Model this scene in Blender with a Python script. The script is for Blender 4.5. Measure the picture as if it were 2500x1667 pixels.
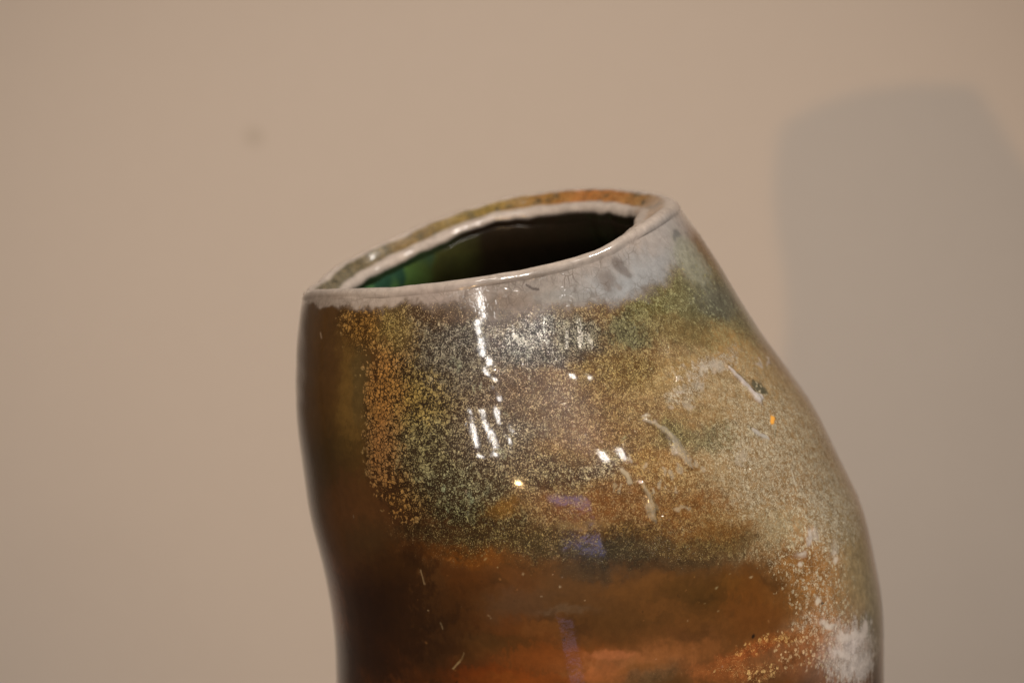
import bpy, math, random
import numpy as np

# ------------------------------------------------------------------ camera, world, lamps, exposure
sc = bpy.context.scene
for o in list(bpy.data.objects):
    bpy.data.objects.remove(o)
col = sc.collection

PITCH = math.radians(13.0)
LOOK = (0.0, 0.0, 0.200)
DIST = 0.60
cd = bpy.data.cameras.new('camera')
cam = bpy.data.objects.new('camera', cd)
col.objects.link(cam)
cam.location = (LOOK[0], LOOK[1] - DIST*math.cos(PITCH), LOOK[2] + DIST*math.sin(PITCH))
cam.rotation_euler = (math.pi/2 - PITCH, 0, 0)
cd.lens = 70.0
cd.sensor_width = 36.0
cd.clip_start = 0.01
cd.clip_end = 50.0
cd.dof.use_dof = True
cd.dof.focus_distance = 0.545
cd.dof.aperture_fstop = 8.0
cd.dof.aperture_blades = 9
sc.camera = cam

world = bpy.data.worlds.new('World')
sc.world = world
world.use_nodes = True
bg = world.node_tree.nodes['Background']
bg.inputs['Color'].default_value = (1.0, 0.93, 0.86, 1)
bg.inputs['Strength'].default_value = 0.03

def aim(o, target):
    from mathutils import Vector
    d = Vector(target) - Vector(o.location)
    o.rotation_euler = d.to_track_quat('-Z', 'Y').to_euler()

def spot(name, loc, target, watts, radius, colour, cone=60, blend=0.8):
    l = bpy.data.lights.new(name, 'SPOT')
    l.energy = watts; l.color = colour; l.shadow_soft_size = radius
    l.spot_size = math.radians(cone); l.spot_blend = blend
    o = bpy.data.objects.new(name, l); o.location = loc
    col.objects.link(o); aim(o, target)
    return o

def area(name, loc, target, watts, sx, sy, colour, roll=0.0):
    l = bpy.data.lights.new(name, 'AREA')
    l.shape = 'RECTANGLE'; l.size = sx; l.size_y = sy
    l.energy = watts; l.color = colour
    o = bpy.data.objects.new(name, l); o.location = loc
    col.objects.link(o); aim(o, target)
    o.rotation_euler.rotate_axis('Z', math.radians(roll))
    return o


spot('ceiling_spot', (-0.50, -0.85, 1.75), (0.0, 0.0, 0.20), 22, 0.03, (1.0, 0.94, 0.87), 40, 1.0)
spot('ceiling_spot', (0.85, -0.35, 1.70), (0.02, 0.0, 0.18), 86, 0.05, (1.0, 0.94, 0.87), 40, 1.0)
spot('wall_fill_spot', (-0.05, -1.20, 1.35), (0.0, 0.95, -0.26), 174, 0.04, (1.0, 0.94, 0.87), 44, 1.0)  # added unseen spot for the pool of light on the wall
spot('wall_fill_spot', (-1.15, -0.30, 1.60), (-1.10, 0.95, -0.40), 24, 0.05, (1.0, 0.94, 0.87), 64, 1.0)  # added fill: brightens the wall that the vase's left edge mirrors
spot('lamp_left', (-1.02, -3.34, 0.455), (0.05, 0.2, 0.22), 92, 0.022, (1.0, 0.60, 0.26), 26)
for p, rad in (((-0.879, -2.230, 1.352), 0.058), ((-0.749, -2.322, 1.257), 0.064), ((-0.848, -2.385, 1.015), 0.040), ((-1.103, -2.318, 0.895), 0.052), ((-1.328, -2.225, 0.793), 0.052), ((0.889, -2.267, 1.275), 0.066), ((1.194, -2.070, 1.369), 0.066), ):   # lamps on a track before the vase
    spot('track_lamp', p, (0.0, 0.0, 0.18), 1700*rad*rad, rad, (1.0, 0.94, 0.87), 24, 1.0)
area('window_panel', (0.079, -3.042, 0.383), (0.0, 0.0, 0.18), 1.119, 0.848, 0.120, (0.55, 0.52, 1.0), 12.5)
area('window_panel', (-0.481, -2.412, -0.902), (0.0, 0.0, 0.18), 0.031, 0.248, 0.021, (0.6, 0.55, 1.0), 11.0)


sc.view_settings.view_transform = 'Standard'
sc.view_settings.look = 'None'
sc.view_settings.exposure = 0.0
sc.view_settings.gamma = 1.0
sc.view_settings.use_curve_mapping = False
sc.cycles.max_bounces = 8
sc.cycles.use_denoising = True
sc.cycles.denoiser = 'OPENIMAGEDENOISE'
sc.cycles.denoising_prefilter = 'ACCURATE'
sc.cycles.sample_clamp_indirect = 6.0

# ------------------------------------------------------------------ helpers
def tag(o, label=None, cat=None, group=None, kind=None):
    if label: o['label'] = label
    if cat: o['category'] = cat
    if group: o['group'] = group
    if kind: o['kind'] = kind
    return o

def lin(c):
    c = np.asarray(c, float)/255.0
    return np.where(c <= 0.04045, c/12.92, ((c + 0.055)/1.055)**2.4)

def pchip(x, y):
    x = np.asarray(x, float); y = np.asarray(y, float); h = np.diff(x); d = np.diff(y)/h
    m = np.zeros_like(y)
    for i in range(1, len(x)-1):
        if d[i-1]*d[i] > 0:
            w1 = 2*h[i] + h[i-1]; w2 = h[i] + 2*h[i-1]
            m[i] = (w1 + w2)/(w1/d[i-1] + w2/d[i])
    m[0] = d[0]; m[-1] = d[-1]
    def f(q):
        q = np.asarray(q, float); i = np.clip(np.searchsorted(x, q) - 1, 0, len(x)-2)
        t = (q - x[i])/h[i]; t2 = t*t; t3 = t2*t
        r = (2*t3-3*t2+1)*y[i] + (t3-2*t2+t)*h[i]*m[i] + (-2*t3+3*t2)*y[i+1] + (t3-t2)*h[i]*m[i+1]
        r = np.where(q < x[0], y[0] + m[0]*(q - x[0]), r)
        return np.where(q > x[-1], y[-1] + m[-1]*(q - x[-1]), r)
    return f

_rng = np.random.default_rng(7)
_perm = _rng.permutation(256); _perm = np.concatenate([_perm, _perm, _perm])
_grad = _rng.normal(size=(256, 3)); _grad /= np.linalg.norm(_grad, axis=1)[:, None]
def perlin(p):
    p = np.asarray(p, float); i = np.floor(p).astype(int); f = p - i; i &= 255
    w = f*f*f*(f*(f*6 - 15) + 10)
    out = 0
    for a in (0, 1):
        for b in (0, 1):
            for c in (0, 1):
                g = _grad[_perm[_perm[_perm[(i[..., 0]+a) & 255] + ((i[..., 1]+b) & 255)] + ((i[..., 2]+c) & 255)] & 255]
                d = g[..., 0]*(f[..., 0]-a) + g[..., 1]*(f[..., 1]-b) + g[..., 2]*(f[..., 2]-c)
                wt = (w[..., 0] if a else 1-w[..., 0])*(w[..., 1] if b else 1-w[..., 1])*(w[..., 2] if c else 1-w[..., 2])
                out = out + d*wt
    return out*1.5
def fbm(p, octaves=3):
    r = 0; a = 1.0; n = 0
    for k in range(octaves):
        r = r + a*perlin(p*(2.03**k) + 17.3*k); n += a; a *= 0.5
    return r/n
def smooth(e0, e1, x):
    t = np.clip((x - e0)/(e1 - e0), 0, 1)
    return t*t*(3 - 2*t)

# ------------------------------------------------------------------ form of the vase (metres)
ZK = [0.0, 0.03, 0.06, 0.09, 0.105, 0.12, 0.135, 0.15, 0.165, 0.18, 0.195, 0.21, 0.225, 0.24, 0.255]
XL = [-0.048, -0.056, -0.056, -0.05503, -0.05504, -0.0563, -0.05877, -0.06246, -0.06376, -0.06558, -0.06484, -0.06395, -0.05975, -0.05975, -0.05975]
XR = [0.075, 0.097, 0.109, 0.11541, 0.11471, 0.11411, 0.11055, 0.10731, 0.09901, 0.09227, 0.08044, 0.06963, 0.06089, 0.05062, 0.03778]
RIM = [0.2428,0.2424,0.2423,0.2418,0.2413,0.2406,0.2398,0.2389,0.2375,0.2356,0.2330,0.2300,0.2271,0.2242,0.2216,0.2191,0.2166,0.2153,
       0.2158,0.2176,0.2198,0.2218,0.2236,0.2251,0.2267,0.2282,0.2298,0.2314,0.2333,0.2350,0.2369,0.2392,0.2412,0.2426,0.2433,0.2432]
KD = 0.93
SR = 0.085                                        # metres of chart per radian round the vase
_fl, _fr = pchip(ZK, XL), pchip(ZK, XR)
_ru = np.radians(np.arange(-20, 381, 10)); _rz = [RIM[k % 36] for k in range(-2, 39)]
_frim = pchip(_ru, _rz)
def rim_z(u):
    e = 0.035
    return (_frim(np.mod(u, 2*math.pi)) + _frim(np.mod(u+e, 2*math.pi)) + _frim(np.mod(u-e, 2*math.pi)))/3 \
        + 0.00018*np.sin(7*u + 1) + 0.00007*np.sin(16*u + 2.2)
_zz = np.linspace(-0.01, 0.27, 1401)
_ker = np.exp(-0.5*(np.arange(-90, 91)/34.0)**2); _ker /= _ker.sum()
def _sm(v):
    return np.convolve(np.concatenate([v[0] + (v[1] - v[0])*np.arange(-90, 0), v, v[-1] + (v[-1] - v[-2])*np.arange(1, 91)]), _ker, 'valid')
_lt, _rt = _sm(_fl(_zz)), _sm(_fr(_zz))
def body_point(u, z):
    l = np.interp(z, _zz, _lt); r = np.interp(z, _zz, _rt)
    a = (r - l)/2
    return np.stack([(l + r)/2 + a*np.cos(u), KD*a*np.sin(u), z + 0*u], -1)

def grid_normals(P):                              # columns wrap round
    du = np.roll(P, -1, 1) - np.roll(P, 1, 1)
    dv = np.gradient(P, axis=0)
    n = np.cross(du, dv)
    return n/np.maximum(np.linalg.norm(n, axis=-1, keepdims=True), 1e-12)

def grid_mesh(name, P, parent, material, colours=(), cap_first=False, flip=False):
    nv, nu = P.shape[:2]
    idx = np.arange(nv*nu).reshape(nv, nu)
    a = idx[:-1]; b = np.roll(idx, -1, 1)[:-1]; c = np.roll(idx, -1, 1)[1:]; d = idx[1:]
    q = np.stack([a, b, c, d], -1).reshape(-1, 4)
    if flip: q = q[:, ::-1]
    co = P.reshape(-1, 3)
    nq = len(q)
    loops = q.reshape(-1); starts = np.arange(nq)*4; totals = np.full(nq, 4)
    if cap_first:
        cen = co[:nu].mean(0); co = np.vstack([co, cen]); ci = len(co) - 1
        t = np.stack([np.roll(idx[0], -1), idx[0], np.full(nu, ci)], -1)
        if flip: t = t[:, ::-1]
        starts = np.concatenate([starts, nq*4 + np.arange(nu)*3]); totals = np.concatenate([totals, np.full(nu, 3)])
        loops = np.concatenate([loops, t.reshape(-1)])
    me = bpy.data.meshes.new(name)
    me.vertices.add(len(co)); me.vertices.foreach_set('co', co.astype(np.float32).ravel())
    me.loops.add(len(loops)); me.loops.foreach_set('vertex_index', loops.astype(np.int32))
    me.polygons.add(len(starts)); me.polygons.foreach_set('loop_start', starts.astype(np.int32))
    me.polygons.foreach_set('use_smooth', np.ones(len(starts), bool))
    me.update(calc_edges=True)
    for nm, arr in colours:
        at = me.attributes.new(nm, 'FLOAT_COLOR', 'POINT')
        v = np.ones((len(co), 4), np.float32); v[:nv*nu, :3] = arr.reshape(-1, 3)
        at.data.foreach_set('color', v.ravel())
    me.materials.append(material)
    o = bpy.data.objects.new(name, me); col.objects.link(o); o.parent = parent
    return o

# ------------------------------------------------------------------ materials
def nodes_of(name):
    m = bpy.data.materials.new(name); m.use_nodes = True
    nt = m.node_tree; bsdf = nt.nodes['Principled BSDF']
    return m, nt, bsdf
class N:
    def __init__(s, nt): s.nt = nt
    def new(s, t, **kw):
        n = s.nt.nodes.new(t)
        for k, v in kw.items(): setattr(n, k, v)
        return n
    def put(s, sock, v):
        if hasattr(v, 'is_linked') or hasattr(v, 'links'): s.nt.links.new(v, sock)
        else: sock.default_value = v
    def math(s, op, a, b=0.0, clamp=False):
        n = s.new('ShaderNodeMath', operation=op); n.use_clamp = clamp
        s.put(n.inputs[0], a); s.put(n.inputs[1], b); return n.outputs[0]
    def mix(s, f, a, b, blend='MIX'):
        n = s.new('ShaderNodeMix', data_type='RGBA', blend_type=blend)
        s.put(n.inputs[0], f); s.put(n.inputs[6], a); s.put(n.inputs[7], b); return n.outputs[2]
    def ramp(s, v, lo, hi, a=0.0, b=1.0):
        n = s.new('ShaderNodeMapRange', interpolation_type='SMOOTHSTEP')
        for k, x in enumerate((v, lo, hi, a, b)): s.put(n.inputs[k], x)
        return n.outputs[0]
    def noise(s, vec, scale, detail=3.0, rough=0.55):
        n = s.new('ShaderNodeTexNoise'); s.put(n.inputs['Vector'], vec)
        n.inputs['Scale'].default_value = scale; n.inputs['Detail'].default_value = detail
        n.inputs['Roughness'].default_value = rough; return n.outputs[0]
    def vor(s, vec, scale, feature='F1'):
        n = s.new('ShaderNodeTexVoronoi', feature=feature); s.put(n.inputs['Vector'], vec)
        n.inputs['Scale'].default_value = scale; return n
    def attr(s, name):
        n = s.new('ShaderNodeAttribute'); n.attribute_name = name; return n

def glaze_material(name, coat=1.0, coat_rough=0.06):
    """glossy glaze: ground colour with crystalline lustre flecks floating in it, fine crackle where it is pale"""
    m, nt, b = nodes_of(name); n = N(nt)
    tc = n.new('ShaderNodeTexCoord').outputs['Object']
    # slightly crumpled coordinates so flecks are not round
    wn = n.new('ShaderNodeTexNoise'); nt.links.new(tc, wn.inputs['Vector']); wn.inputs['Scale'].default_value = 1500; wn.inputs['Detail'].default_value = 1
    off = n.new('ShaderNodeVectorMath', operation='MULTIPLY_ADD')
    nt.links.new(wn.outputs['Color'], off.inputs[0]); off.inputs[1].default_value = (0.0006,)*3; nt.links.new(tc, off.inputs[2])
    wc = off.outputs[0]
    st = n.new('ShaderNodeMapping'); nt.links.new(wc, st.inputs['Vector']); st.inputs['Scale'].default_value = (1, 1, 0.72)
    fine = st.outputs[0]
    ground = n.attr('glaze').outputs['Color']; fcol = n.attr('fleck_colour').outputs['Color']
    msk = n.new('ShaderNodeSeparateColor'); nt.links.new(n.attr('masks').outputs['Color'], msk.inputs[0])
    ds, dl, cr = msk.outputs[0], msk.outputs[1], msk.outputs[2]
    def flecks(vec, scale, dens, edge):
        v = n.vor(vec, scale)
        sep = n.new('ShaderNodeSeparateColor'); nt.links.new(v.outputs['Color'], sep.inputs[0])
        thr = n.math('MULTIPLY', dens, n.math('ADD', n.math('MULTIPLY', sep.outputs[0], 0.75), 0.28))
        thr = n.math('MULTIPLY', thr, 1.16)
        mk = n.ramp(v.outputs['Distance'], n.math('SUBTRACT', thr, edge), n.math('ADD', thr, edge), 1.0, 0.0)
        mk = n.math('MULTIPLY', mk, n.ramp(dens, 0.02, 0.12))
        return mk, v.outputs['Color'], sep.outputs[1]
    def platelets(vec, scale, dens):               # large crystals packed side by side with dark glaze between
        v = n.vor(vec, scale); ed = n.vor(vec, scale, 'DISTANCE_TO_EDGE').outputs['Distance']
        sep = n.new('ShaderNodeSeparateColor'); nt.links.new(v.outputs['Color'], sep.inputs[0])
        gap = n.math('ADD', n.math('MULTIPLY', sep.outputs[2], 0.10), 0.02)
        mk = n.ramp(ed, gap, n.math('ADD', gap, 0.07))
        on = n.ramp(n.math('SUBTRACT', dens, n.math('MULTIPLY', sep.outputs[0], 0.95)), 0.0, 0.10)
        return n.math('MULTIPLY', mk, on), v.outputs['Color'], sep.outputs[1]
    # patches of denser and sparser flecks
    pn = n.ramp(n.noise(tc, 520, 4, 0.65), 0.30, 0.70, 0.55, 1.30)
    m1, c1, r1 = flecks(fine, 3300.0, n.math('MULTIPLY', ds, pn), 0.09)
    m2, c2, r2 = platelets(wc, 920.0, n.math('MULTIPLY', dl, n.ramp(n.noise(tc, 300, 2), 0.3, 0.7, 0.8, 1.15)))
    m3, c3, r3 = flecks(wc, 1700.0, n.math('MULTIPLY', n.math('MULTIPLY', ds, n.ramp(n.noise(tc, 330, 3, 0.6), 0.45, 0.62)), 0.62), 0.08)
    m1 = n.math('MAXIMUM', m1, m3)
    fm = n.math('MAXIMUM', m1, m2)
    fm = n.math('MULTIPLY', fm, n.math('ADD', n.math('MULTIPLY', r3, 0.45), 0.45))
    # fleck colour varies a little from fleck to fleck
    var = n.math('ADD', n.math('MULTIPLY', r1, 0.8), 0.55)
    cv = n.new('ShaderNodeVectorMath', operation='SCALE'); nt.links.new(fcol, cv.inputs[0]); nt.links.new(var, cv.inputs['Scale'])
    # ground: cloudy depth and dark pin pricks
    g1 = n.math('MULTIPLY', n.math('ADD', 1.0, n.math('MULTIPLY', n.math('SUBTRACT', n.ramp(n.noise(tc, 420, 5, 0.62), 0.28, 0.72), 0.5), n.ramp(ds, 0.0, 0.35, 0.2, 0.55))), n.math('ADD', 1.0, n.math('MULTIPLY', n.math('SUBTRACT', n.noise(tc, 1500, 3, 0.6), 0.5), n.ramp(ds, 0.0, 0.35, 0.12, 1.0))))
    gs = n.new('ShaderNodeVectorMath', operation='SCALE'); nt.links.new(ground, gs.inputs[0]); nt.links.new(g1, gs.inputs['Scale'])
    g = gs.outputs[0]
    # crackle lines
    cw = n.new('ShaderNodeTexNoise'); nt.links.new(tc, cw.inputs['Vector']); cw.inputs['Scale'].default_value = 180; cw.inputs['Detail'].default_value = 2
    co = n.new('ShaderNodeVectorMath', operation='MULTIPLY_ADD'); nt.links.new(cw.outputs['Color'], co.inputs[0]); co.inputs[1].default_value = (0.004,)*3; nt.links.new(tc, co.inputs[2])
    e = n.vor(co.outputs[0], 330, 'DISTANCE_TO_EDGE').outputs['Distance']
    e2 = n.vor(co.outputs[0], 700, 'DISTANCE_TO_EDGE').outputs['Distance']
    line = n.math('MAXIMUM', n.ramp(e, 0.0, 0.075, 1.0, 0.0), n.math('MULTIPLY', n.ramp(e2, 0.0, 0.09, 1.0, 0.0), 0.55))
    line = n.math('MULTIPLY', line, n.ramp(n.noise(tc, 150, 3), 0.38, 0.62, 0.15, 1.0))
    line = n.math('MULTIPLY', line, cr)
    base = n.mix(fm, g, cv.outputs[0])
    base = n.mix(n.math('MULTIPLY', line, 0.62), base, (0.045, 0.03, 0.02, 1))
    nt.links.new(base, b.inputs['Base Color'])
    nt.links.new(n.math('MULTIPLY', fm, 0.15), b.inputs['Metallic'])
    nt.links.new(n.math('ADD', n.math('MULTIPLY', fm, 0.0), 0.42), b.inputs['Roughness'])
    b.inputs['IOR'].default_value = 1.5
    b.inputs['Specular IOR Level'].default_value = 0.12
    b.inputs['Coat Weight'].default_value = coat
    b.inputs['Coat Roughness'].default_value = coat_rough
    b.inputs['Coat IOR'].default_value = 1.5
    # flecks lie at all angles, so they sparkle
    geo = n.new('ShaderNodeNewGeometry').outputs['Normal']
    jit = n.new('ShaderNodeVectorMath', operation='SUBTRACT'); nt.links.new(c1, jit.inputs[0]); jit.inputs[1].default_value = (0.5, 0.5, 0.5)
    js = n.new('ShaderNodeVectorMath', operation='SCALE'); nt.links.new(jit.outputs[0], js.inputs[0]); nt.links.new(n.math('MULTIPLY', fm, 0.55), js.inputs['Scale'])
    ja = n.new('ShaderNodeVectorMath', operation='ADD'); nt.links.new(js.outputs[0], ja.inputs[0]); nt.links.new(geo, ja.inputs[1])
    jn = n.new('ShaderNodeVectorMath', operation='NORMALIZE'); nt.links.new(ja.outputs[0], jn.inputs[0])
    nt.links.new(jn.outputs[0], b.inputs['Normal'])
    # coat: faint orange peel, flecks raise it a hair
    bp = n.new('ShaderNodeBump'); bp.inputs['Strength'].default_value = 1.0; bp.inputs['Distance'].default_value = 0.00004
    hgt = n.math('ADD', n.math('MULTIPLY', fm, 0.45), n.math('MULTIPLY', n.noise(tc, 300, 2), 0.5))
    hgt = n.math('SUBTRACT', hgt, n.math('MULTIPLY', line, 0.5))
    nt.links.new(hgt, bp.inputs['Height'])
    nt.links.new(bp.outputs[0], b.inputs['Coat Normal'])
    return m

def wall_material():
    m, nt, b = nodes_of('wall_paint'); n = N(nt)
    tc = n.new('ShaderNodeTexCoord').outputs['Object']
    big = n.noise(tc, 2.2, 3); fine = n.noise(tc, 60, 4)
    c = n.mix(big, (0.60, 0.498, 0.412, 1), (0.615, 0.512, 0.425, 1))
    c = n.mix(n.math('MULTIPLY', fine, 0.10), c, (0.36, 0.28, 0.22, 1))
    # one faint scuff on the paint
    d = n.new('ShaderNodeVectorMath', operation='DISTANCE'); nt.links.new(tc, d.inputs[0]); d.inputs[1].default_value = (-0.1994, 0.95, 0.1426)
    c = n.mix(n.ramp(d.outputs['Value'], 0.003, 0.010, 0.30, 0.0), c, (0.28, 0.22, 0.15, 1))
    nt.links.new(c, b.inputs['Base Color'])
    b.inputs['Roughness'].default_value = 0.85
    b.inputs['Specular IOR Level'].default_value = 0.2
    bp = n.new('ShaderNodeBump'); bp.inputs['Strength'].default_value = 0.25; bp.inputs['Distance'].default_value = 0.0006
    nt.links.new(n.noise(tc, 350, 3), bp.inputs['Height']); nt.links.new(bp.outputs[0], b.inputs['Normal'])
    return m

def plinth_material():
    m, nt, b = nodes_of('plinth_paint'); n = N(nt)
    tc = n.new('ShaderNodeTexCoord').outputs['Object']
    nt.links.new(n.mix(n.noise(tc, 9, 4), (0.50, 0.45, 0.40, 1), (0.60, 0.55, 0.49, 1)), b.inputs['Base Color'])
    b.inputs['Roughness'].default_value = 0.6
    return m

# ------------------------------------------------------------------ setting: the wall behind and the plinth under the vase
def box(name, x0, x1, y0, y1, z0, z1, material):
    v = [(x, y, z) for x in (x0, x1) for y in (y0, y1) for z in (z0, z1)]
    f = [(0, 1, 3, 2), (4, 6, 7, 5), (0, 4, 5, 1), (2, 3, 7, 6), (0, 2, 6, 4), (1, 5, 7, 3)]
    me = bpy.data.meshes.new(name); me.from_pydata(v, [], f); me.update(); me.materials.append(material)
    o = bpy.data.objects.new(name, me); col.objects.link(o); return o
wall = box('wall_back', -2.4, 2.2, 0.95, 1.0, -0.95, 2.1, wall_material())
tag(wall, 'plain warm beige painted wall behind the vase', 'wall', kind='structure')
plinth = box('plinth', -0.13, 0.15, -0.14, 0.14, -0.95, 0.0, plinth_material())
tag(plinth, 'pale painted plinth that the vase stands on', 'plinth', kind='structure')
bv = plinth.modifiers.new('edge', 'BEVEL'); bv.width = 0.004; bv.segments = 3

# ------------------------------------------------------------------ the vase
vase = bpy.data.objects.new('vase', None); col.objects.link(vase); vase.location = (0, 0, 0)
tag(vase, 'glazed stoneware vase, brown and gold flecked, with a slanted pale thick lip', 'vase')
GLAZE = glaze_material('lustre_glaze')
INSIDE = glaze_material('inside_glaze', 0.35, 0.22)
LIPMAT = glaze_material('lip_glaze', 0.55, 0.14)
EXPO = 1.56                                      # how bright a lit surface shows; colours below are read as seen, strokes corrected for the lighting

# columns: denser on the side with the drawn glaze detail
_w = np.linspace(0, 1, 4001); _dens = np.where(_w > 0.47, 2.1, 0.75); _cum = np.concatenate([[0], np.cumsum((_dens[1:]+_dens[:-1])/2)]); _cum /= _cum[-1]
NU = 1080
UC = np.interp(np.arange(NU)/NU, _cum, _w)*2*math.pi
LOWROWS, ROWS = 46, 560
ZLOW = 0.078
zr = rim_z(UC)
TOP = 0.0026
tv = np.concatenate([np.linspace(0.0035, ZLOW, LOWROWS)[:, None]*np.ones(NU),
                     ZLOW + (np.linspace(0, 1, ROWS+1)[1:, None])*(zr - TOP - ZLOW)])
foot = np.array([0.0, 0.0008, 0.002])[:, None]*np.ones(NU)
Z = np.vstack([foot, tv]); U = np.broadcast_to(UC, Z.shape)
P0 = body_point(U, Z)
for k, s in enumerate((0.955, 0.975, 0.99)):      # rounded foot
    c = P0[k].mean(0); P0[k, :, :2] = c[:2] + (P0[k, :, :2] - c[:2])*s
NRM = grid_normals(P0)
# hand-built form: soft facets, throwing rings and small undulations, calm at the rim
hang = zr - Z
def relief(p, u, z):
    r = 0.0007*perlin(p*np.array([20, 20, 3.0]) + 5.2)
    r = r + 0.00005*perlin(p*np.array([40, 40, 14.0]) + 9.1)
    r = r + (0.000004 + 0.00018*smooth(0.179, 0.192, z))*perlin(p*np.array([62, 62, 150.0]) + 2.7)
    r = r + 0.000010*smooth(0.177, 0.189, z)*np.sin(z*900 + 6*perlin(p*30))
    return r
rl = relief(P0, U, Z)*(0.25 + 0.75*smooth(0.0, 0.02, hang))
# glaze painting --------------------------------------------------
S = U*SR
q = P0*1.0
w1 = 0.0028*fbm(q*90 + 3.1, 3); w2 = 0.0028*fbm(q*90 + 31.7, 3)
w3 = 0.0011*fbm(q*420 + 1.3, 2); w4 = 0.0011*fbm(q*420 + 8.9, 2)
SW, ZW = S + w1 + w3, Z + w2 + w4
ground = np.empty(P0.shape); ground[:] = lin((98, 62, 28))
fleck = np.empty(P0.shape); fleck[:] = lin((170, 142, 96))
masks = np.zeros(P0.shape); masks[..., 0] = 0.5
# all round: smooth amber below the shoulder, pale crackled glaze under the lip
lo = smooth(0.150, 0.138, ZW)
cloud = smooth(-0.35, 0.35, fbm(q*np.array([30, 30, 60.0]) + 4.4, 3))[..., None]
amber = lin((62, 34, 12))*(1 - cloud) + lin((122, 68, 26))*cloud
ground = ground*(1 - lo[..., None]) + amber*lo[..., None]
masks[..., 0] *= (1 - lo)
hw = hang + w2 + 1.5*w4
pale = smooth(0.0105, 0.0040, hw)
ground = ground*(1 - pale[..., None]) + lin((168, 150, 136))*pale[..., None]
masks[..., 0] *= (1 - pale); masks[..., 2] = np.maximum(masks[..., 2], pale*0.8)
bump = np.zeros(Z.shape)
RAG = fbm(q*np.array([480, 480, 300.0]) + 12.0, 3)*1.2 + perlin(q*np.array([1250, 1250, 800.0]) + 3.0)*0.7

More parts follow.
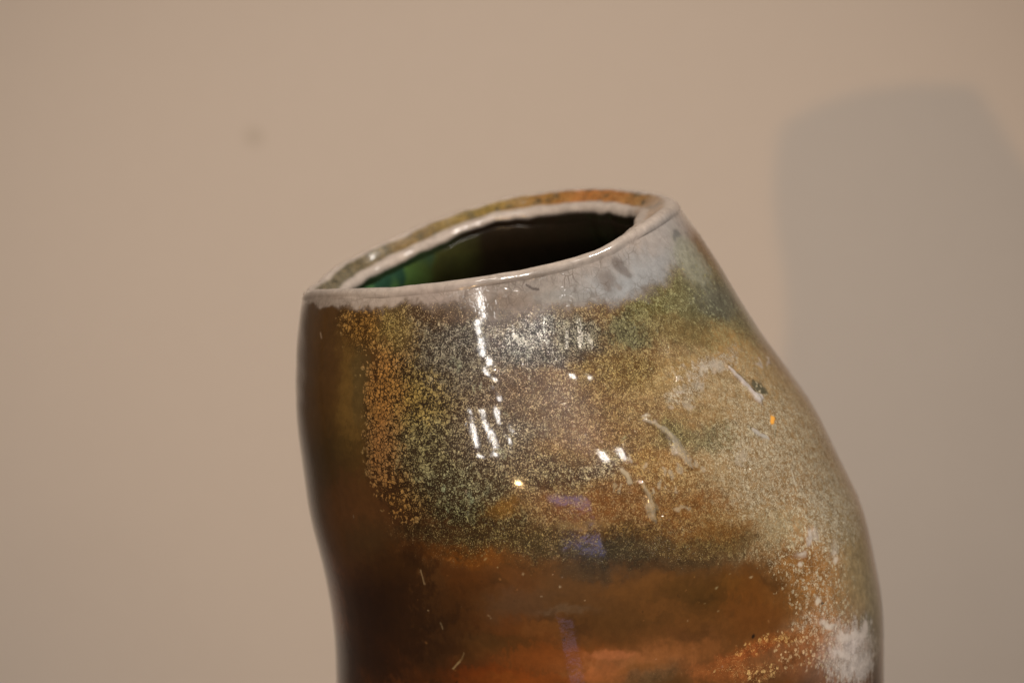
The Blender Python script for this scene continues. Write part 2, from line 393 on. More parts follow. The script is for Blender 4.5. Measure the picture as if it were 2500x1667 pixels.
PAINT = [  # stroke colours carry a per-area correction for how the lamps light the glaze
    ('e', 0.8, 1.3, 1.0, (52, 36, 20), (145, 128, 92), 0.68, 0.0, None, 0, 0.35, (0.38694, 0.20095, 21.05, -6.784, 0.7907, -27.39)),
    ('e', 0.8, 1.3, 1.0, (83, 55, 24), (159, 134, 85), 0.7, 0.0, None, 0, 0.35, (0.43656, 0.19406, 18.84, -18.35, -6.106, -26.72)),
    ('e', 0.8, 1.3, 1.0, (144, 119, 83), (177, 160, 125), 0.59, 0.14, None, 0, 0.35, (0.47779, 0.17693, 24.85, -0.9046, 0.7207, -27.48)),
    ('e', 0.8, 1.3, 1.0, (94, 82, 56), (162, 155, 110), 0.5, 0.1, None, 0, 0.35, (0.49535, 0.21684, 8.887, -63.84, -25.97, -51.32)),
    ('e', 0.22, 0.6, 1.0, (74, 49, 19), None, 0, 0, None, 0, 0.35, (0.31059, 0.18922, 27.96, -1.12, 4.338, -23.98)),  # left strip without flecks: its dark reflection is painted into the glaze
    ('e', 0.8, 1.3, 1.0, (76, 51, 24), None, 0, 0, None, 0, 0.35, (0.31059, 0.2101, 37.31, 14.06, 8.645, -62.96)),
    ('e', 0.8, 1.3, 0.8, (103, 76, 34), (109, 88, 45), 0.15, 0, None, 0, 0.35, (0.32942, 0.1888, 131.5, -14.96, 5.496, -35.3)),
    ('e', 0.8, 1.3, 0.6, (72, 59, 33), None, None, None, None, 0, 0.35, (0.33629, 0.20278, 209.0, -12.93, 8.587, -71.35)),
    ('e', 0.8, 1.3, 0.8, (59, 42, 16), None, None, None, None, 0, 0.35, (0.31644, 0.17191, 61.06, -19.79, 18.97, -88.69)),
    ('e', 0.24, 1, 1.0, (46, 29, 11), (160, 121, 71), 0.5, 1.0, None, 0, 0.35, (0.35309, 0.18921, 61.3, -15.14, 3.189, -36.53)),
    ('e', 0.8, 1.3, 0.7, None, (176, 122, 57), None, 1.0, None, 0, 0.35, (0.34698, 0.20044, 97.29, -13.51, 8.46, -79.19)),
    ('e', 0.8, 1.3, 0.7, None, (182, 123, 67), None, 1.1, None, 0, 0.35, (0.34825, 0.18232, 100.2, -20.19, 12.74, -95.88)),
    ('e', 0.8, 1.3, 0.8, None, (183, 131, 63), None, 0.8, None, 0, 0.35, (0.34953, 0.17063, 106.2, -73.43, -24.65, -182.8)),
    ('e', 0.8, 1.3, 0.8, (40, 28, 10), (168, 144, 76), 0.45, 0.5, None, 0, 0.35, (0.36403, 0.19639, 91.54, -21.45, 3.557, -44.63)),
    ('e', 0.8, 1.3, 1.0, (62, 40, 13), (171, 125, 61), 0.5, 0.45, None, 0, 0.35, (0.33655, 0.21506, 71.33, 13.76, 15.69, -155.8)),
    ('e', 0.8, 1.3, 1.0, (81, 62, 29), (171, 146, 84), 0.55, 0.1, None, 0, 0.35, (0.35334, 0.21696, 112.6, -59.74, -18.99, -139.0)),
    ('e', 0.8, 1.3, 1.0, (45, 35, 27), (138, 130, 109), 0.62, 0.12, None, 0, 0.35, (0.37752, 0.2128, 56.76, -6.903, 3.676, -89.67)),
    ('e', 0.8, 1.3, 1.0, (59, 40, 22), (173, 148, 108), 0.4, 0.05, None, 0, 0.35, (0.37676, 0.22155, 48.66, -2.834, 22.77, -318.6)),
    ('e', 0.8, 1.3, 0.8, (50, 39, 24), (165, 158, 113), 0.55, 0.25, None, 0, 0.35, (0.36327, 0.18291, 68.74, -16.34, 9.534, -97.9)),
    ('e', 0.8, 1.3, 0.8, (51, 35, 24), (164, 148, 116), 0.5, 0.12, None, 0, 0.35, (0.38185, 0.18969, 81.36, -25.87, 3.184, -69.82)),
    ('e', 0.8, 1.3, 0.8, (66, 46, 26), (151, 126, 89), 0.45, None, None, 0, 0.35, (0.39686, 0.20111, 88.05, -33.12, 1.184, -151.0)),
    ('e', 0.8, 1.3, 0.7, (77, 54, 28), (157, 133, 90), 0.5, None, None, 0, 0.35, (0.40832, 0.19784, 79.35, -36.88, -2.228, -129.8)),
    ('e', 0.8, 1.3, 0.8, (54, 40, 29), (165, 152, 119), 0.55, None, None, 0, 0.35, (0.39126, 0.18998, 105.8, -61.06, -21.92, -170.0)),
    ('e', 0.8, 1.3, 0.8, (88, 61, 28), (168, 139, 90), 0.55, None, None, 0, 0.35, (0.41086, 0.18903, 67.35, -17.47, 21.41, -191.7)),
    ('e', 0.8, 1.3, 0.8, (54, 37, 24), (164, 150, 110), 0.55, None, None, 0, 0.35, (0.39305, 0.18007, 87.55, -28.26, 3.763, -177.8)),
    ('e', 0.8, 1.3, 0.8, (51, 38, 22), (162, 160, 121), 0.55, None, None, 0, 0.35, (0.36963, 0.17538, 73.72, -19.06, 15.62, -172.6)),
    ('e', 0.8, 1.3, 0.8, (57, 40, 27), (198, 184, 147), 0.6, 0.15, None, 0, 0.35, (0.41315, 0.18229, 107.3, -12.41, 56.47, -316.7)),
    ('e', 0.8, 1.3, 0.9, (35, 26, 12), (132, 130, 90), 0.6, 0.1, None, 0, 0.35, (0.37319, 0.16814, 59.11, -24.95, -9.768, -241.0)),
    ('e', 0.8, 1.3, 0.85, (30, 21, 16), (153, 141, 122), 0.45, None, None, 0, 0.35, (0.40832, 0.21049, 43.91, -19.39, -22.75, -340.2)),
    ('e', 0.8, 1.3, 0.9, (24, 16, 16), None, 0.2, None, None, 0, 0.35, (0.42562, 0.21087, 173.5, -234.8, -173.9, -313.8)),
    ('e', 0.8, 1.3, 1.0, (50, 45, 42), (170, 164, 151), 0.62, 0.1, None, 0, 0.35, (0.39966, 0.2145, 134.9, -33.52, 0.3926, -250.7)),
    ('e', 0.8, 1.3, 1.0, (44, 39, 37), (159, 151, 137), 0.58, 0.05, None, 0, 0.35, (0.40857, 0.21607, 159.2, -48.59, -3.441, -250.2)),
    ('e', 0.8, 1.3, 1.0, (48, 42, 34), (163, 155, 132), 0.62, 0.1, None, 0, 0.35, (0.4218, 0.21511, 115.0, -83.46, -40.16, -206.2)),
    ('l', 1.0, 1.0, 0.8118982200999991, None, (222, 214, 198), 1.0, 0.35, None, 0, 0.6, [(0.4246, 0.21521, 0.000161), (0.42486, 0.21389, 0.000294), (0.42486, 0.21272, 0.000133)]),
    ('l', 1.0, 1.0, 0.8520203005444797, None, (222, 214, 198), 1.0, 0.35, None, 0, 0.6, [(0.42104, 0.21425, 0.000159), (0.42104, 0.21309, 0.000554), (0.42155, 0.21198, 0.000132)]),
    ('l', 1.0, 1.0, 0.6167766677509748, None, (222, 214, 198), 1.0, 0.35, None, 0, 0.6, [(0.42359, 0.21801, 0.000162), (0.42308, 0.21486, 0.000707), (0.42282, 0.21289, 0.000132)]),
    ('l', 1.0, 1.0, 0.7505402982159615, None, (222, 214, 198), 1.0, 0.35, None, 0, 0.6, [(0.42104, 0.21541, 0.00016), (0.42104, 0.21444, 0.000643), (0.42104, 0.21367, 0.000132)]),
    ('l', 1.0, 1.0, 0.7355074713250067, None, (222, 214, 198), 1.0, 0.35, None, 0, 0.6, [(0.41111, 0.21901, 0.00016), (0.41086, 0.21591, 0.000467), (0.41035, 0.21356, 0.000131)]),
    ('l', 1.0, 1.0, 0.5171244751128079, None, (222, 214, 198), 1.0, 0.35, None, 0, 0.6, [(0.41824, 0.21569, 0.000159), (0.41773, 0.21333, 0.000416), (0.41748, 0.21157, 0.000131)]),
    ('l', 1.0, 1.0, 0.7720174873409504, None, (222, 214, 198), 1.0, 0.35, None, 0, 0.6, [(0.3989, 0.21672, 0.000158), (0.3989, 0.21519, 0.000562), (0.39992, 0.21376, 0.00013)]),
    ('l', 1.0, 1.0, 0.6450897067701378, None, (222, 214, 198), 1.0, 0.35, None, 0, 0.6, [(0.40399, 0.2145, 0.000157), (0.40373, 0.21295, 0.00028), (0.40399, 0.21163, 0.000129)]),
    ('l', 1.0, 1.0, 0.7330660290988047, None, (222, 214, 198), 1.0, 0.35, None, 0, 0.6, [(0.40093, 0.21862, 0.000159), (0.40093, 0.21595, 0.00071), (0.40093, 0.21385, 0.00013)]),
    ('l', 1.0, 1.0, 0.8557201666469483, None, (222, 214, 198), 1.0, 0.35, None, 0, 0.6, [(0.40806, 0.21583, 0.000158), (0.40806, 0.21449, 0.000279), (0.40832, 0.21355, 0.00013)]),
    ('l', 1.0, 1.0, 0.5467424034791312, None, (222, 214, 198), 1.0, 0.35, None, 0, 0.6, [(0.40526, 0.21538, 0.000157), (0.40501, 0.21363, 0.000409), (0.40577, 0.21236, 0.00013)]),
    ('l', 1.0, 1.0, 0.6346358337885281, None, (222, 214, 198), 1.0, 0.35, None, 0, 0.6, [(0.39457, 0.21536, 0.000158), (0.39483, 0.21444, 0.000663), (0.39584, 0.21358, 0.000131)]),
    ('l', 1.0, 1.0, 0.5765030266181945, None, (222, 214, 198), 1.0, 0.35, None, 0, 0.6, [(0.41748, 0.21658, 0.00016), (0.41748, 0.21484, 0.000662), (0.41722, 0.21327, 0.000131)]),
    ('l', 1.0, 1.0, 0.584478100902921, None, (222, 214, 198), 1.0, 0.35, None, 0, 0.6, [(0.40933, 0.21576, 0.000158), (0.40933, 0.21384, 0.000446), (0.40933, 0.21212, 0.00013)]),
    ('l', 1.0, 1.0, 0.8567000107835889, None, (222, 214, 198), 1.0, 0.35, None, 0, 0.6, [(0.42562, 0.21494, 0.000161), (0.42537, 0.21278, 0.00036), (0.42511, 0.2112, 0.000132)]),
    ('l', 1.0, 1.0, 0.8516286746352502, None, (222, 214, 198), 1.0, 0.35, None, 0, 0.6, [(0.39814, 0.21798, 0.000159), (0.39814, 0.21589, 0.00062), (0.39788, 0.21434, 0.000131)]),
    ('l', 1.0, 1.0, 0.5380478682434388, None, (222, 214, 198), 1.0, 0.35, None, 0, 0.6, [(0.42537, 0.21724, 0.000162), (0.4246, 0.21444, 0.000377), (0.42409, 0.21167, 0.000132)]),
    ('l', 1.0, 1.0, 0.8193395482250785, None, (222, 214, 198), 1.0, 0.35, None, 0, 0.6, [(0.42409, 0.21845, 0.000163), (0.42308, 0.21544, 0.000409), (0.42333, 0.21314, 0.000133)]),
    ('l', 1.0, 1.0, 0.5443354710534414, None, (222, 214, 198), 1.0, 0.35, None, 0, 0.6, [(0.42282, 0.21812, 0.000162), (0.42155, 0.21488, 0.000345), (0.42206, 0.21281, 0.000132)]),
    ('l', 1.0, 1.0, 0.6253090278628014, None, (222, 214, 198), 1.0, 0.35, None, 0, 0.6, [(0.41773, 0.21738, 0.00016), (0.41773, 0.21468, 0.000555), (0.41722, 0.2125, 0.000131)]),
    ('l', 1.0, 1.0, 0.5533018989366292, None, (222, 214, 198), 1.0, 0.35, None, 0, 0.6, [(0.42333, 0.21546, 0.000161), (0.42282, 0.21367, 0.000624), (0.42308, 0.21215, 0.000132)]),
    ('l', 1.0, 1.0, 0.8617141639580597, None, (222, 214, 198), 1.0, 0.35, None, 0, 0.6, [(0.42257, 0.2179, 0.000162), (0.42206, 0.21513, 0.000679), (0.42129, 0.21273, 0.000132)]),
    ('e', 0.8, 1.3, 1.0, (47, 41, 26), (126, 123, 88), 0.65, 0.65, None, 0, 0.35, (0.44522, 0.2166, 70.73, -28.16, 1.87, -166.7)),
    ('e', 0.8, 1.3, 1.0, (77, 67, 34), (140, 135, 92), 0.6, 0.5, None, 0, 0.35, (0.45743, 0.22088, 76.17, -37.17, 1.753, -228.7)),
    ('e', 0.8, 1.3, 1.0, (91, 83, 53), (152, 147, 105), 0.5, 0.3, None, 0, 0.35, (0.4783, 0.21999, 46.01, -113.8, -43.74, -142.6)),
    ('e', 0.8, 1.3, 1.0, (86, 82, 68), (147, 146, 120), 0.4, 0.2, None, 0, 0.35, (0.49739, 0.21774, 20.69, -165.7, -49.63, -101.9)),
    ('e', 0.8, 1.3, 0.8, (98, 81, 48), (151, 135, 91), 0.5, None, None, 0, 0.35, (0.46329, 0.21332, 46.14, -60.62, -53.97, -258.6)),
    ('e', 0.8, 1.3, 0.8, (80, 56, 22), (161, 142, 89), 0.65, None, None, 0, 0.35, (0.43173, 0.20568, 68.48, -49.36, -27.1, -214.1)),
    ('e', 0.8, 1.3, 1.0, (164, 148, 134), None, 0, 0, 0.5, 0, 0.35, (0.3424, 0.22265, 33.79, 3.105, 46.68, -505.1)),
    ('e', 0.35, 1, 0.85, (150, 134, 120), None, 0, 0, None, 0, 0.35, (0.30321, 0.21764, 43.05, 32.03, 79.71, -621.9)),
    ('e', 0.8, 1.3, 1.0, (149, 134, 124), None, 0.05, 0, 0.8, 0, 0.35, (0.38108, 0.22598, 38.25, -3.463, 35.79, -373.3)),
    ('e', 1.0, 1.3, 1.0, (123, 113, 104), None, 0.08, 0, 1, 0, 0.12, (0.41061, 0.22644, 41.97, -8.574, 17.33, -199.6)),
    ('e', 0.8, 1.3, 0.6, (101, 81, 63), None, 0.2, None, 0.9, 0, 0.35, (0.40246, 0.22449, 100.9, -35.28, -0.9963, -342.8)),
    ('e', 1.0, 1.3, 1.0, (139, 130, 123), None, 0.08, 0, 1, 0, 0.12, (0.44395, 0.23137, 36.52, -7.247, 30.08, -239.4)),
    ('e', 0.8, 1.3, 0.8, (132, 127, 121), None, 0.05, None, 1, 0, 0.35, (0.42079, 0.22408, 83.59, -28.55, 10.85, -412.9)),
    ('e', 1.0, 1.3, 1.0, (140, 141, 141), None, 0.05, 0, 0.8, 0, 0.12, (0.44904, 0.22761, 52.8, -19.81, 22.8, -359.9)),
    ('e', 1.0, 1.3, 1.0, (141, 140, 139), None, 0.05, 0, 0.5, 0, 0.12, (0.4699, 0.23155, 44.47, -11.76, 22.5, -267.8)),
    ('e', 1.0, 1.3, 1.0, (151, 143, 137), None, 0, 0, 0.35, 0, 0.12, (0.49103, 0.23937, 44.91, -49.97, 1.355, -156.0)),
    ('e', 0.8, 1.3, 0.8, (140, 138, 121), None, 0.2, None, None, 0, 0.35, (0.49408, 0.22919, 75.83, -17.3, 3.94, -158.0)),
    ('e', 0.6, 1.0, 0.7, (89, 87, 86), None, None, None, None, 0, 0.35, (0.49586, 0.23579, 210.6, -236.2, -4.536, -678.9)),
    ('e', 0.8, 1.3, 0.6, (106, 95, 84), None, None, None, None, 0, 0.35, (0.4554, 0.22512, 150.3, -132.3, -32.98, -430.3)),
    ('e', 0.6, 1.0, 0.7, (93, 83, 77), None, None, None, None, 0, 0.35, (0.44954, 0.23165, 98.3, -361.4, -389.2, -222.6)),
    ('e', 0.8, 1.3, 0.7, (103, 91, 83), None, None, None, None, 0, 0.35, (0.44089, 0.22899, 253.2, -193.8, -21.83, -395.8)),
    ('e', 0.8, 1.3, 0.8, (136, 109, 66), (169, 148, 105), 0.67, 0.14, None, 0, 0.35, (0.45387, 0.20284, 57.52, -11.46, 37.45, -326.8)),
    ('e', 0.8, 1.3, 0.9, (130, 105, 71), (182, 171, 154), 0.8, 0.5, None, 0, 0.7, (0.47143, 0.20332, 49.15, -11.3, 27.76, -376.3)),
    ('e', 0.9, 1.0, 0.8, (170, 158, 141), None, 0.5, None, None, 0, 1, (0.47398, 0.20312, 79.55, -20.43, 51.84, -814.7)),
    ('e', 0.8, 1.3, 0.8, (150, 118, 72), None, 0.57, 0.14, None, 0, 0.35, (0.4895, 0.20536, 28.73, -141.7, -65.93, -126.3)),
    ('e', 0.8, 1.3, 0.9, (122, 98, 65), (173, 163, 143), 0.8, 0.45, None, 0, 0.7, (0.45184, 0.19839, 121.5, -16.47, 61.37, -416.4)),
    ('e', 0.8, 1.3, 0.8, (147, 119, 81), None, 0.57, 0.14, None, 0, 0.35, (0.48874, 0.19943, 26.29, -189.9, -92.75, -91.09)),
    ('e', 0.8, 1.3, 0.7, (108, 77, 36), (151, 129, 83), 0.7, 0.14, None, 0, 0.35, (0.45107, 0.19155, 64.41, -38.39, 0.1898, -238.3)),
    ('e', 0.8, 1.3, 0.85, (67, 62, 41), (138, 132, 92), 0.6, None, None, 0, 0.35, (0.45387, 0.18677, 80.79, -70.2, -34.58, -272.3)),
    ('e', 0.8, 1.3, 0.85, (80, 69, 41), (155, 143, 94), 0.6, None, None, 0, 0.35, (0.44013, 0.18834, 179.3, -128.5, -24.94, -261.7)),
    ('e', 0.8, 1.3, 0.9, (123, 103, 70), (170, 160, 140), 0.8, 0.4, None, 0, 0.7, (0.46354, 0.18072, 97.84, -158.7, -93.43, -201.4)),
    ('e', 0.8, 1.3, 0.8, (110, 104, 84), None, 0.62, 0.14, None, 0, 0.35, (0.47347, 0.18615, 139.8, -174.9, -57.57, -350.5)),
    ('e', 0.8, 1.3, 0.8, (110, 76, 34), (175, 144, 83), 0.67, 0.14, None, 0, 0.35, (0.42537, 0.18273, 141.6, -9.009, 64.93, -321.4)),
    ('e', 0.8, 1.3, 0.85, (114, 79, 37), (178, 150, 101), 0.7, 0.14, None, 0, 0.35, (0.433, 0.17872, 88.64, -44.13, -17.2, -189.6)),
    ('e', 0.8, 1.3, 0.8, (101, 65, 29), (167, 136, 93), 0.6, None, None, 0, 0.35, (0.41722, 0.17298, 97.75, -35.87, -8.844, -173.1)),
    ('e', 0.8, 1.3, 0.7, (106, 65, 26), (159, 125, 77), 0.55, None, None, 0, 0.35, (0.40399, 0.17109, 89.95, -29.03, -2.341, -216.4)),
    ('e', 0.8, 1.3, 0.8, (100, 60, 19), (148, 111, 58), 0.67, 0.14, None, 0, 0.35, (0.43707, 0.16909, 64.56, -17.72, 0.7798, -221.5)),
    ('e', 0.8, 1.3, 0.7, (137, 116, 84), (172, 153, 116), 0.62, 0.14, None, 0, 0.35, (0.47092, 0.1747, 35.18, -81.03, -59.7, -87.74)),
    ('e', 0.8, 1.3, 0.7, (138, 117, 88), None, 0.2, None, None, 0, 0.35, (0.48085, 0.16396, 68.33, -12.45, -3.352, -73.37)),
    ('e', 0.8, 1.3, 0.8, (111, 78, 38), (158, 131, 79), 0.65, 0.14, None, 0, 0.35, (0.4498, 0.16491, 63.65, -26.94, -27.86, -333.4)),
    ('e', 0.8, 1.3, 0.8, (124, 97, 63), (197, 185, 159), 0.8, 0.4, None, 0, 0.4, (0.4811, 0.17267, 30.9, -2.511, -0.8543, -44.01)),
    ('e', 0.8, 1.3, 0.8, (149, 139, 108), (182, 172, 139), 0.59, 0.14, None, 0, 0.35, (0.47169, 0.15603, 41.1, -67.06, -64.69, -128.4)),
    ('e', 0.8, 1.3, 0.9, (99, 67, 23), (158, 123, 61), 0.5, None, None, 0, 0.35, (0.38159, 0.17101, 162.6, 2.443, 115.1, -404.2)),
    ('e', 0.8, 1.3, 0.85, (55, 36, 13), (138, 121, 73), 0.5, 0, None, 0, 0.35, (0.38465, 0.16426, 47.58, -18.94, -14.07, -298.3)),
    ('e', 0.8, 1.3, 0.85, (60, 39, 13), (121, 94, 46), 0.62, 0.14, None, 0, 0.35, (0.41162, 0.1645, 67.57, -18.72, 10.39, -368.2)),
    ('e', 0.8, 1.0, 0.6, (123, 97, 58), None, 0.4, None, None, 0, 0.35, (0.40144, 0.16711, 116.7, -28.63, 54.59, -881.6)),
    ('e', 0.8, 1.3, 0.85, (97, 61, 20), (135, 99, 48), 0.62, 0.14, None, 0, 0.35, (0.43911, 0.16161, 59.14, -20.54, -13.63, -367.5)),
    ('e', 0.22, 1.4, 1.0, (88, 57, 26), None, 0.0, 0, None, 0, 0.5, (0.39305, 0.13599, 15.14, -3.314, 1.356, -42.2)),
    ('e', 1.0, 1.3, 1.0, (44, 23, 6), None, 0, 0, None, 0, 0.35, (0.32586, 0.13336, 43.26, -16.51, 10.29, -38.26)),
    ('e', 0.8, 1.3, 1.0, (83, 52, 24), None, 0, 0, None, 0, 0.35, (0.32204, 0.15804, 53.83, -15.94, 16.77, -72.93)),
    ('e', 1.0, 1.3, 0.58, (60, 44, 22), None, 0, None, None, 0, 0.35, (0.32967, 0.15488, 83.56, -23.91, 44.64, -201.9)),
    ('e', 1.0, 1.3, 0.58, (55, 32, 9), None, 0, None, None, 0, 0.35, (0.3396, 0.15075, 84.03, -24.16, 55.56, -269.1)),
    ('e', 1.0, 1.3, 0.65, (82, 46, 12), None, 0.1, None, None, 0, 0.35, (0.35665, 0.15712, 78.75, -26.29, 37.19, -414.2)),
    ('e', 1.0, 1.3, 0.68, (122, 70, 17), (181, 123, 45), 0.2, None, None, 0, 0.35, (0.37167, 0.15755, 98.0, -33.1, 10.09, -279.8)),
    ('e', 1.0, 1.3, 0.65, (85, 45, 11), None, None, None, None, 0, 0.35, (0.36505, 0.15024, 126.6, -32.25, 23.46, -179.9)),
    ('e', 1.0, 1.3, 0.65, (96, 55, 20), None, None, None, None, 0, 0.35, (0.37879, 0.15161, 136.0, -34.82, 16.95, -210.3)),
    ('e', 1.0, 1.3, 0.65, (56, 33, 11), (123, 96, 42), 0.3, None, None, 0, 0.35, (0.38694, 0.15914, 179.1, -51.69, 10.15, -216.4)),
    ('e', 1.0, 1.3, 0.61, (91, 65, 44), None, None, None, None, 0, 0.35, (0.37803, 0.14366, 99.98, -10.64, 37.28, -165.7)),
    ('e', 1.0, 1.3, 0.61, (87, 59, 32), None, None, None, None, 0, 0.35, (0.39457, 0.14824, 93.84, -15.58, 23.34, -211.4)),
    ('e', 0.8, 1.0, 0.29, (117, 103, 84), None, None, None, None, 0, 0.35, (0.39101, 0.14329, 140.2, -21.21, 105.4, -824.8)),
    ('e', 1.0, 1.3, 0.68, (48, 42, 29), (86, 76, 49), 0.35, None, None, 0, 0.35, (0.40602, 0.15897, 69.06, -26.78, -23.04, -327.6)),
    ('e', 1.0, 1.3, 0.65, (48, 42, 30), (82, 73, 47), 0.3, None, None, 0, 0.35, (0.40119, 0.15488, 119.9, -46.69, -34.27, -378.9)),
    ('e', 1.0, 1.3, 0.65, (63, 50, 32), (106, 90, 53), 0.35, None, None, 0, 0.35, (0.43326, 0.15768, 57.5, -17.64, -5.672, -294.1)),
    ('e', 1.0, 1.3, 0.58, (59, 46, 28), None, 0.2, None, None, 0, 0.35, (0.42562, 0.15502, 87.28, -18.93, 18.83, -491.4)),
    ('e', 1.0, 1.3, 0.65, (102, 65, 27), None, None, None, None, 0, 0.35, (0.41417, 0.15043, 75.33, -15.14, 11.17, -329.5)),
    ('e', 1.0, 1.3, 0.65, (68, 46, 14), None, None, None, None, 0, 0.35, (0.43326, 0.14637, 68.86, -12.96, -7.319, -165.8)),
    ('e', 1.0, 1.3, 0.65, (84, 55, 24), None, None, None, None, 0, 0.35, (0.41213, 0.14263, 59.69, -9.776, 4.97, -205.0)),
    ('e', 1.0, 1.3, 0.65, (108, 59, 20), None, None, None, None, 0, 0.35, (0.37752, 0.13687, 90.88, -33.37, -15.44, -318.4)),
    ('e', 1.0, 1.3, 0.43, (93, 53, 19), None, None, None, None, 0, 0.35, (0.38108, 0.13593, 58.99, -13.45, 16.47, -199.9)),
    ('e', 1.0, 1.3, 0.5, (82, 46, 12), None, None, None, None, 0, 0.35, (0.36072, 0.14105, 147.7, -39.9, 20.88, -132.4)),
    ('e', 1.0, 1.3, 0.5, (46, 25, 8), None, None, None, None, 0, 0.35, (0.35054, 0.13528, 84.18, -23.77, 17.24, -87.19)),
    ('e', 1.0, 1.3, 0.65, (46, 24, 7), None, None, None, None, 0, 0.35, (0.34444, 0.12249, 41.99, -8.383, 29.84, -128.9)),
    ('e', 1.0, 1.3, 0.58, (73, 36, 8), None, None, None, None, 0, 0.35, (0.35131, 0.11889, 75.38, -11.55, 54.74, -257.5)),
    ('e', 1.0, 1.3, 0.5, (63, 48, 20), None, None, None, None, 0, 0.35, (0.37294, 0.13252, 100.3, -30.99, 11.71, -389.2)),
    ('e', 1.0, 1.3, 0.65, (111, 66, 23), None, None, None, None, 0, 0.35, (0.44725, 0.14613, 89.68, -49.82, -63.16, -188.6)),
    ('e', 1.0, 1.3, 0.65, (74, 51, 27), None, None, None, None, 0, 0.35, (0.45591, 0.14827, 99.33, -39.64, -52.62, -268.0)),
    ('e', 1.0, 1.3, 0.61, (80, 59, 33), None, None, None, None, 0, 0.35, (0.46278, 0.14303, 179.5, -60.93, -44.07, -195.7)),
    ('e', 1.0, 1.3, 0.65, (113, 66, 25), None, None, None, None, 0, 0.35, (0.44496, 0.13769, 75.1, -18.89, -30.31, -171.5)),
    ('e', 1.0, 1.3, 0.61, (102, 64, 29), None, None, None, None, 0, 0.35, (0.42053, 0.13652, 67.54, -8.959, 1.087, -270.6)),
    ('e', 1.0, 1.3, 0.65, (136, 71, 24), None, None, None, None, 0, 0.35, (0.38694, 0.13, 55.76, -9.307, 22.62, -237.3)),
    ('e', 1.0, 1.3, 0.61, (162, 107, 65), None, None, None, None, 0, 0.35, (0.40679, 0.12914, 64.35, -3.72, 28.03, -240.3)),
    ('e', 1.0, 1.3, 0.61, (133, 81, 40), None, None, None, None, 0, 0.35, (0.41951, 0.13222, 73.86, -7.847, 8.239, -339.0)),
    ('e', 0.7, 1.0, 0.58, (177, 108, 67), None, None, None, None, 0, 0.35, (0.40043, 0.13175, 141.2, -21.82, 37.36, -675.7)),
    ('e', 1.0, 1.3, 0.58, (174, 100, 52), None, None, None, None, 0, 0.35, (0.39686, 0.12551, 141.3, -23.45, 5.104, -307.4)),
    ('e', 1.0, 1.3, 0.61, (92, 73, 49), (126, 107, 73), 0.3, None, None, 0, 0.35, (0.41086, 0.12471, 103.8, -2.533, 33.05, -336.8)),
    ('e', 1.0, 1.3, 0.61, (159, 92, 47), (219, 173, 106), 0.25, None, None, 0, 0.35, (0.43224, 0.12449, 83.49, -14.04, -39.18, -282.4)),
    ('e', 1.0, 1.3, 0.61, (125, 86, 53), None, None, None, None, 0, 0.35, (0.44776, 0.12448, 108.7, -20.45, -45.66, -230.0)),
    ('e', 1.0, 1.3, 0.61, (105, 71, 41), None, None, None, None, 0, 0.35, (0.44395, 0.11876, 84.71, -8.868, -67.31, -352.6)),
    ('e', 1.0, 1.3, 0.61, (121, 55, 10), None, None, None, None, 0, 0.35, (0.36556, 0.12155, 84.85, -13.08, 40.49, -261.5)),
    ('e', 1.0, 1.3, 0.58, (145, 72, 22), None, None, None, None, 0, 0.35, (0.37828, 0.12243, 90.69, -13.5, 39.73, -395.6)),
    ('e', 1.0, 1.3, 0.9, (155, 106, 53), (223, 208, 177), 0.45, 0.55, None, 0, 0.35, (0.47499, 0.14269, 64.63, -9.674, -9.036, -52.57)),
    ('e', 1.0, 1.3, 0.8, (129, 88, 44), (202, 188, 156), 0.3, 0.3, None, 0, 0.35, (0.4638, 0.15031, 82.02, -67.23, -65.2, -186.2)),
    ('e', 1.0, 1.3, 0.85, (155, 136, 100), (198, 182, 147), 0.3, 0.1, None, 0, 0.35, (0.49663, 0.13652, 60.97, -18.12, -15.46, -58.26)),
    ('e', 1.0, 1.3, 1.0, (179, 161, 148), (221, 209, 198), 0.7, 0.5, None, 0, 0.6, (0.48187, 0.11828, 54.77, 18.95, -16.88, -96.89)),
    ('e', 1.0, 1.3, 0.8, (212, 199, 191), None, 0.2, 0.1, None, 0, 1, (0.47856, 0.12202, 94.38, 23.12, -37.49, -251.0)),
    ('e', 1.0, 1.3, 0.8, (209, 197, 188), None, 0.2, 0.1, None, 0, 1, (0.48568, 0.11311, 92.92, 43.31, -56.43, -276.9)),
    ('e', 1.0, 1.3, 0.9, (160, 115, 74), (222, 205, 182), 0.5, 0.65, None, 0, 0.35, (0.46685, 0.12884, 92.31, -27.52, -57.52, -226.9)),
    ('e', 1.0, 1.3, 0.9, (141, 87, 48), (219, 183, 136), 0.25, 0.5, None, 0, 0.35, (0.45769, 0.12492, 86.07, 11.53, -6.8, -217.0)),
    ('e', 1.0, 1.3, 0.9, (133, 78, 35), (217, 168, 96), 0.3, 0.5, None, 0, 0.35, (0.44904, 0.12989, 82.83, 4.697, 3.436, -500.1)),
    ('e', 0.7, 1.0, 0.9, (137, 75, 36), (216, 155, 88), 0.4, 0.3, None, 0, 0.35, (0.43987, 0.12837, 119.6, 7.282, 31.5, -574.2)),
    ('e', 1.0, 1.3, 0.8, (94, 92, 78), None, None, None, None, 0, 0.35, (0.49281, 0.12301, 159.4, -61.78, -90.78, -285.6)),
    ('e', 1.0, 1.3, 0.7, (140, 128, 103), None, None, None, None, 0, 0.35, (0.50375, 0.12478, 104.4, -38.53, -19.13, -61.61)),
    ('e', 0.7, 1, 0.85, (198, 188, 177), None, 0, 0, None, 0, 0.5, (0.47296, 0.15509, 522.2, -558.7, -120.5, -375.5)),
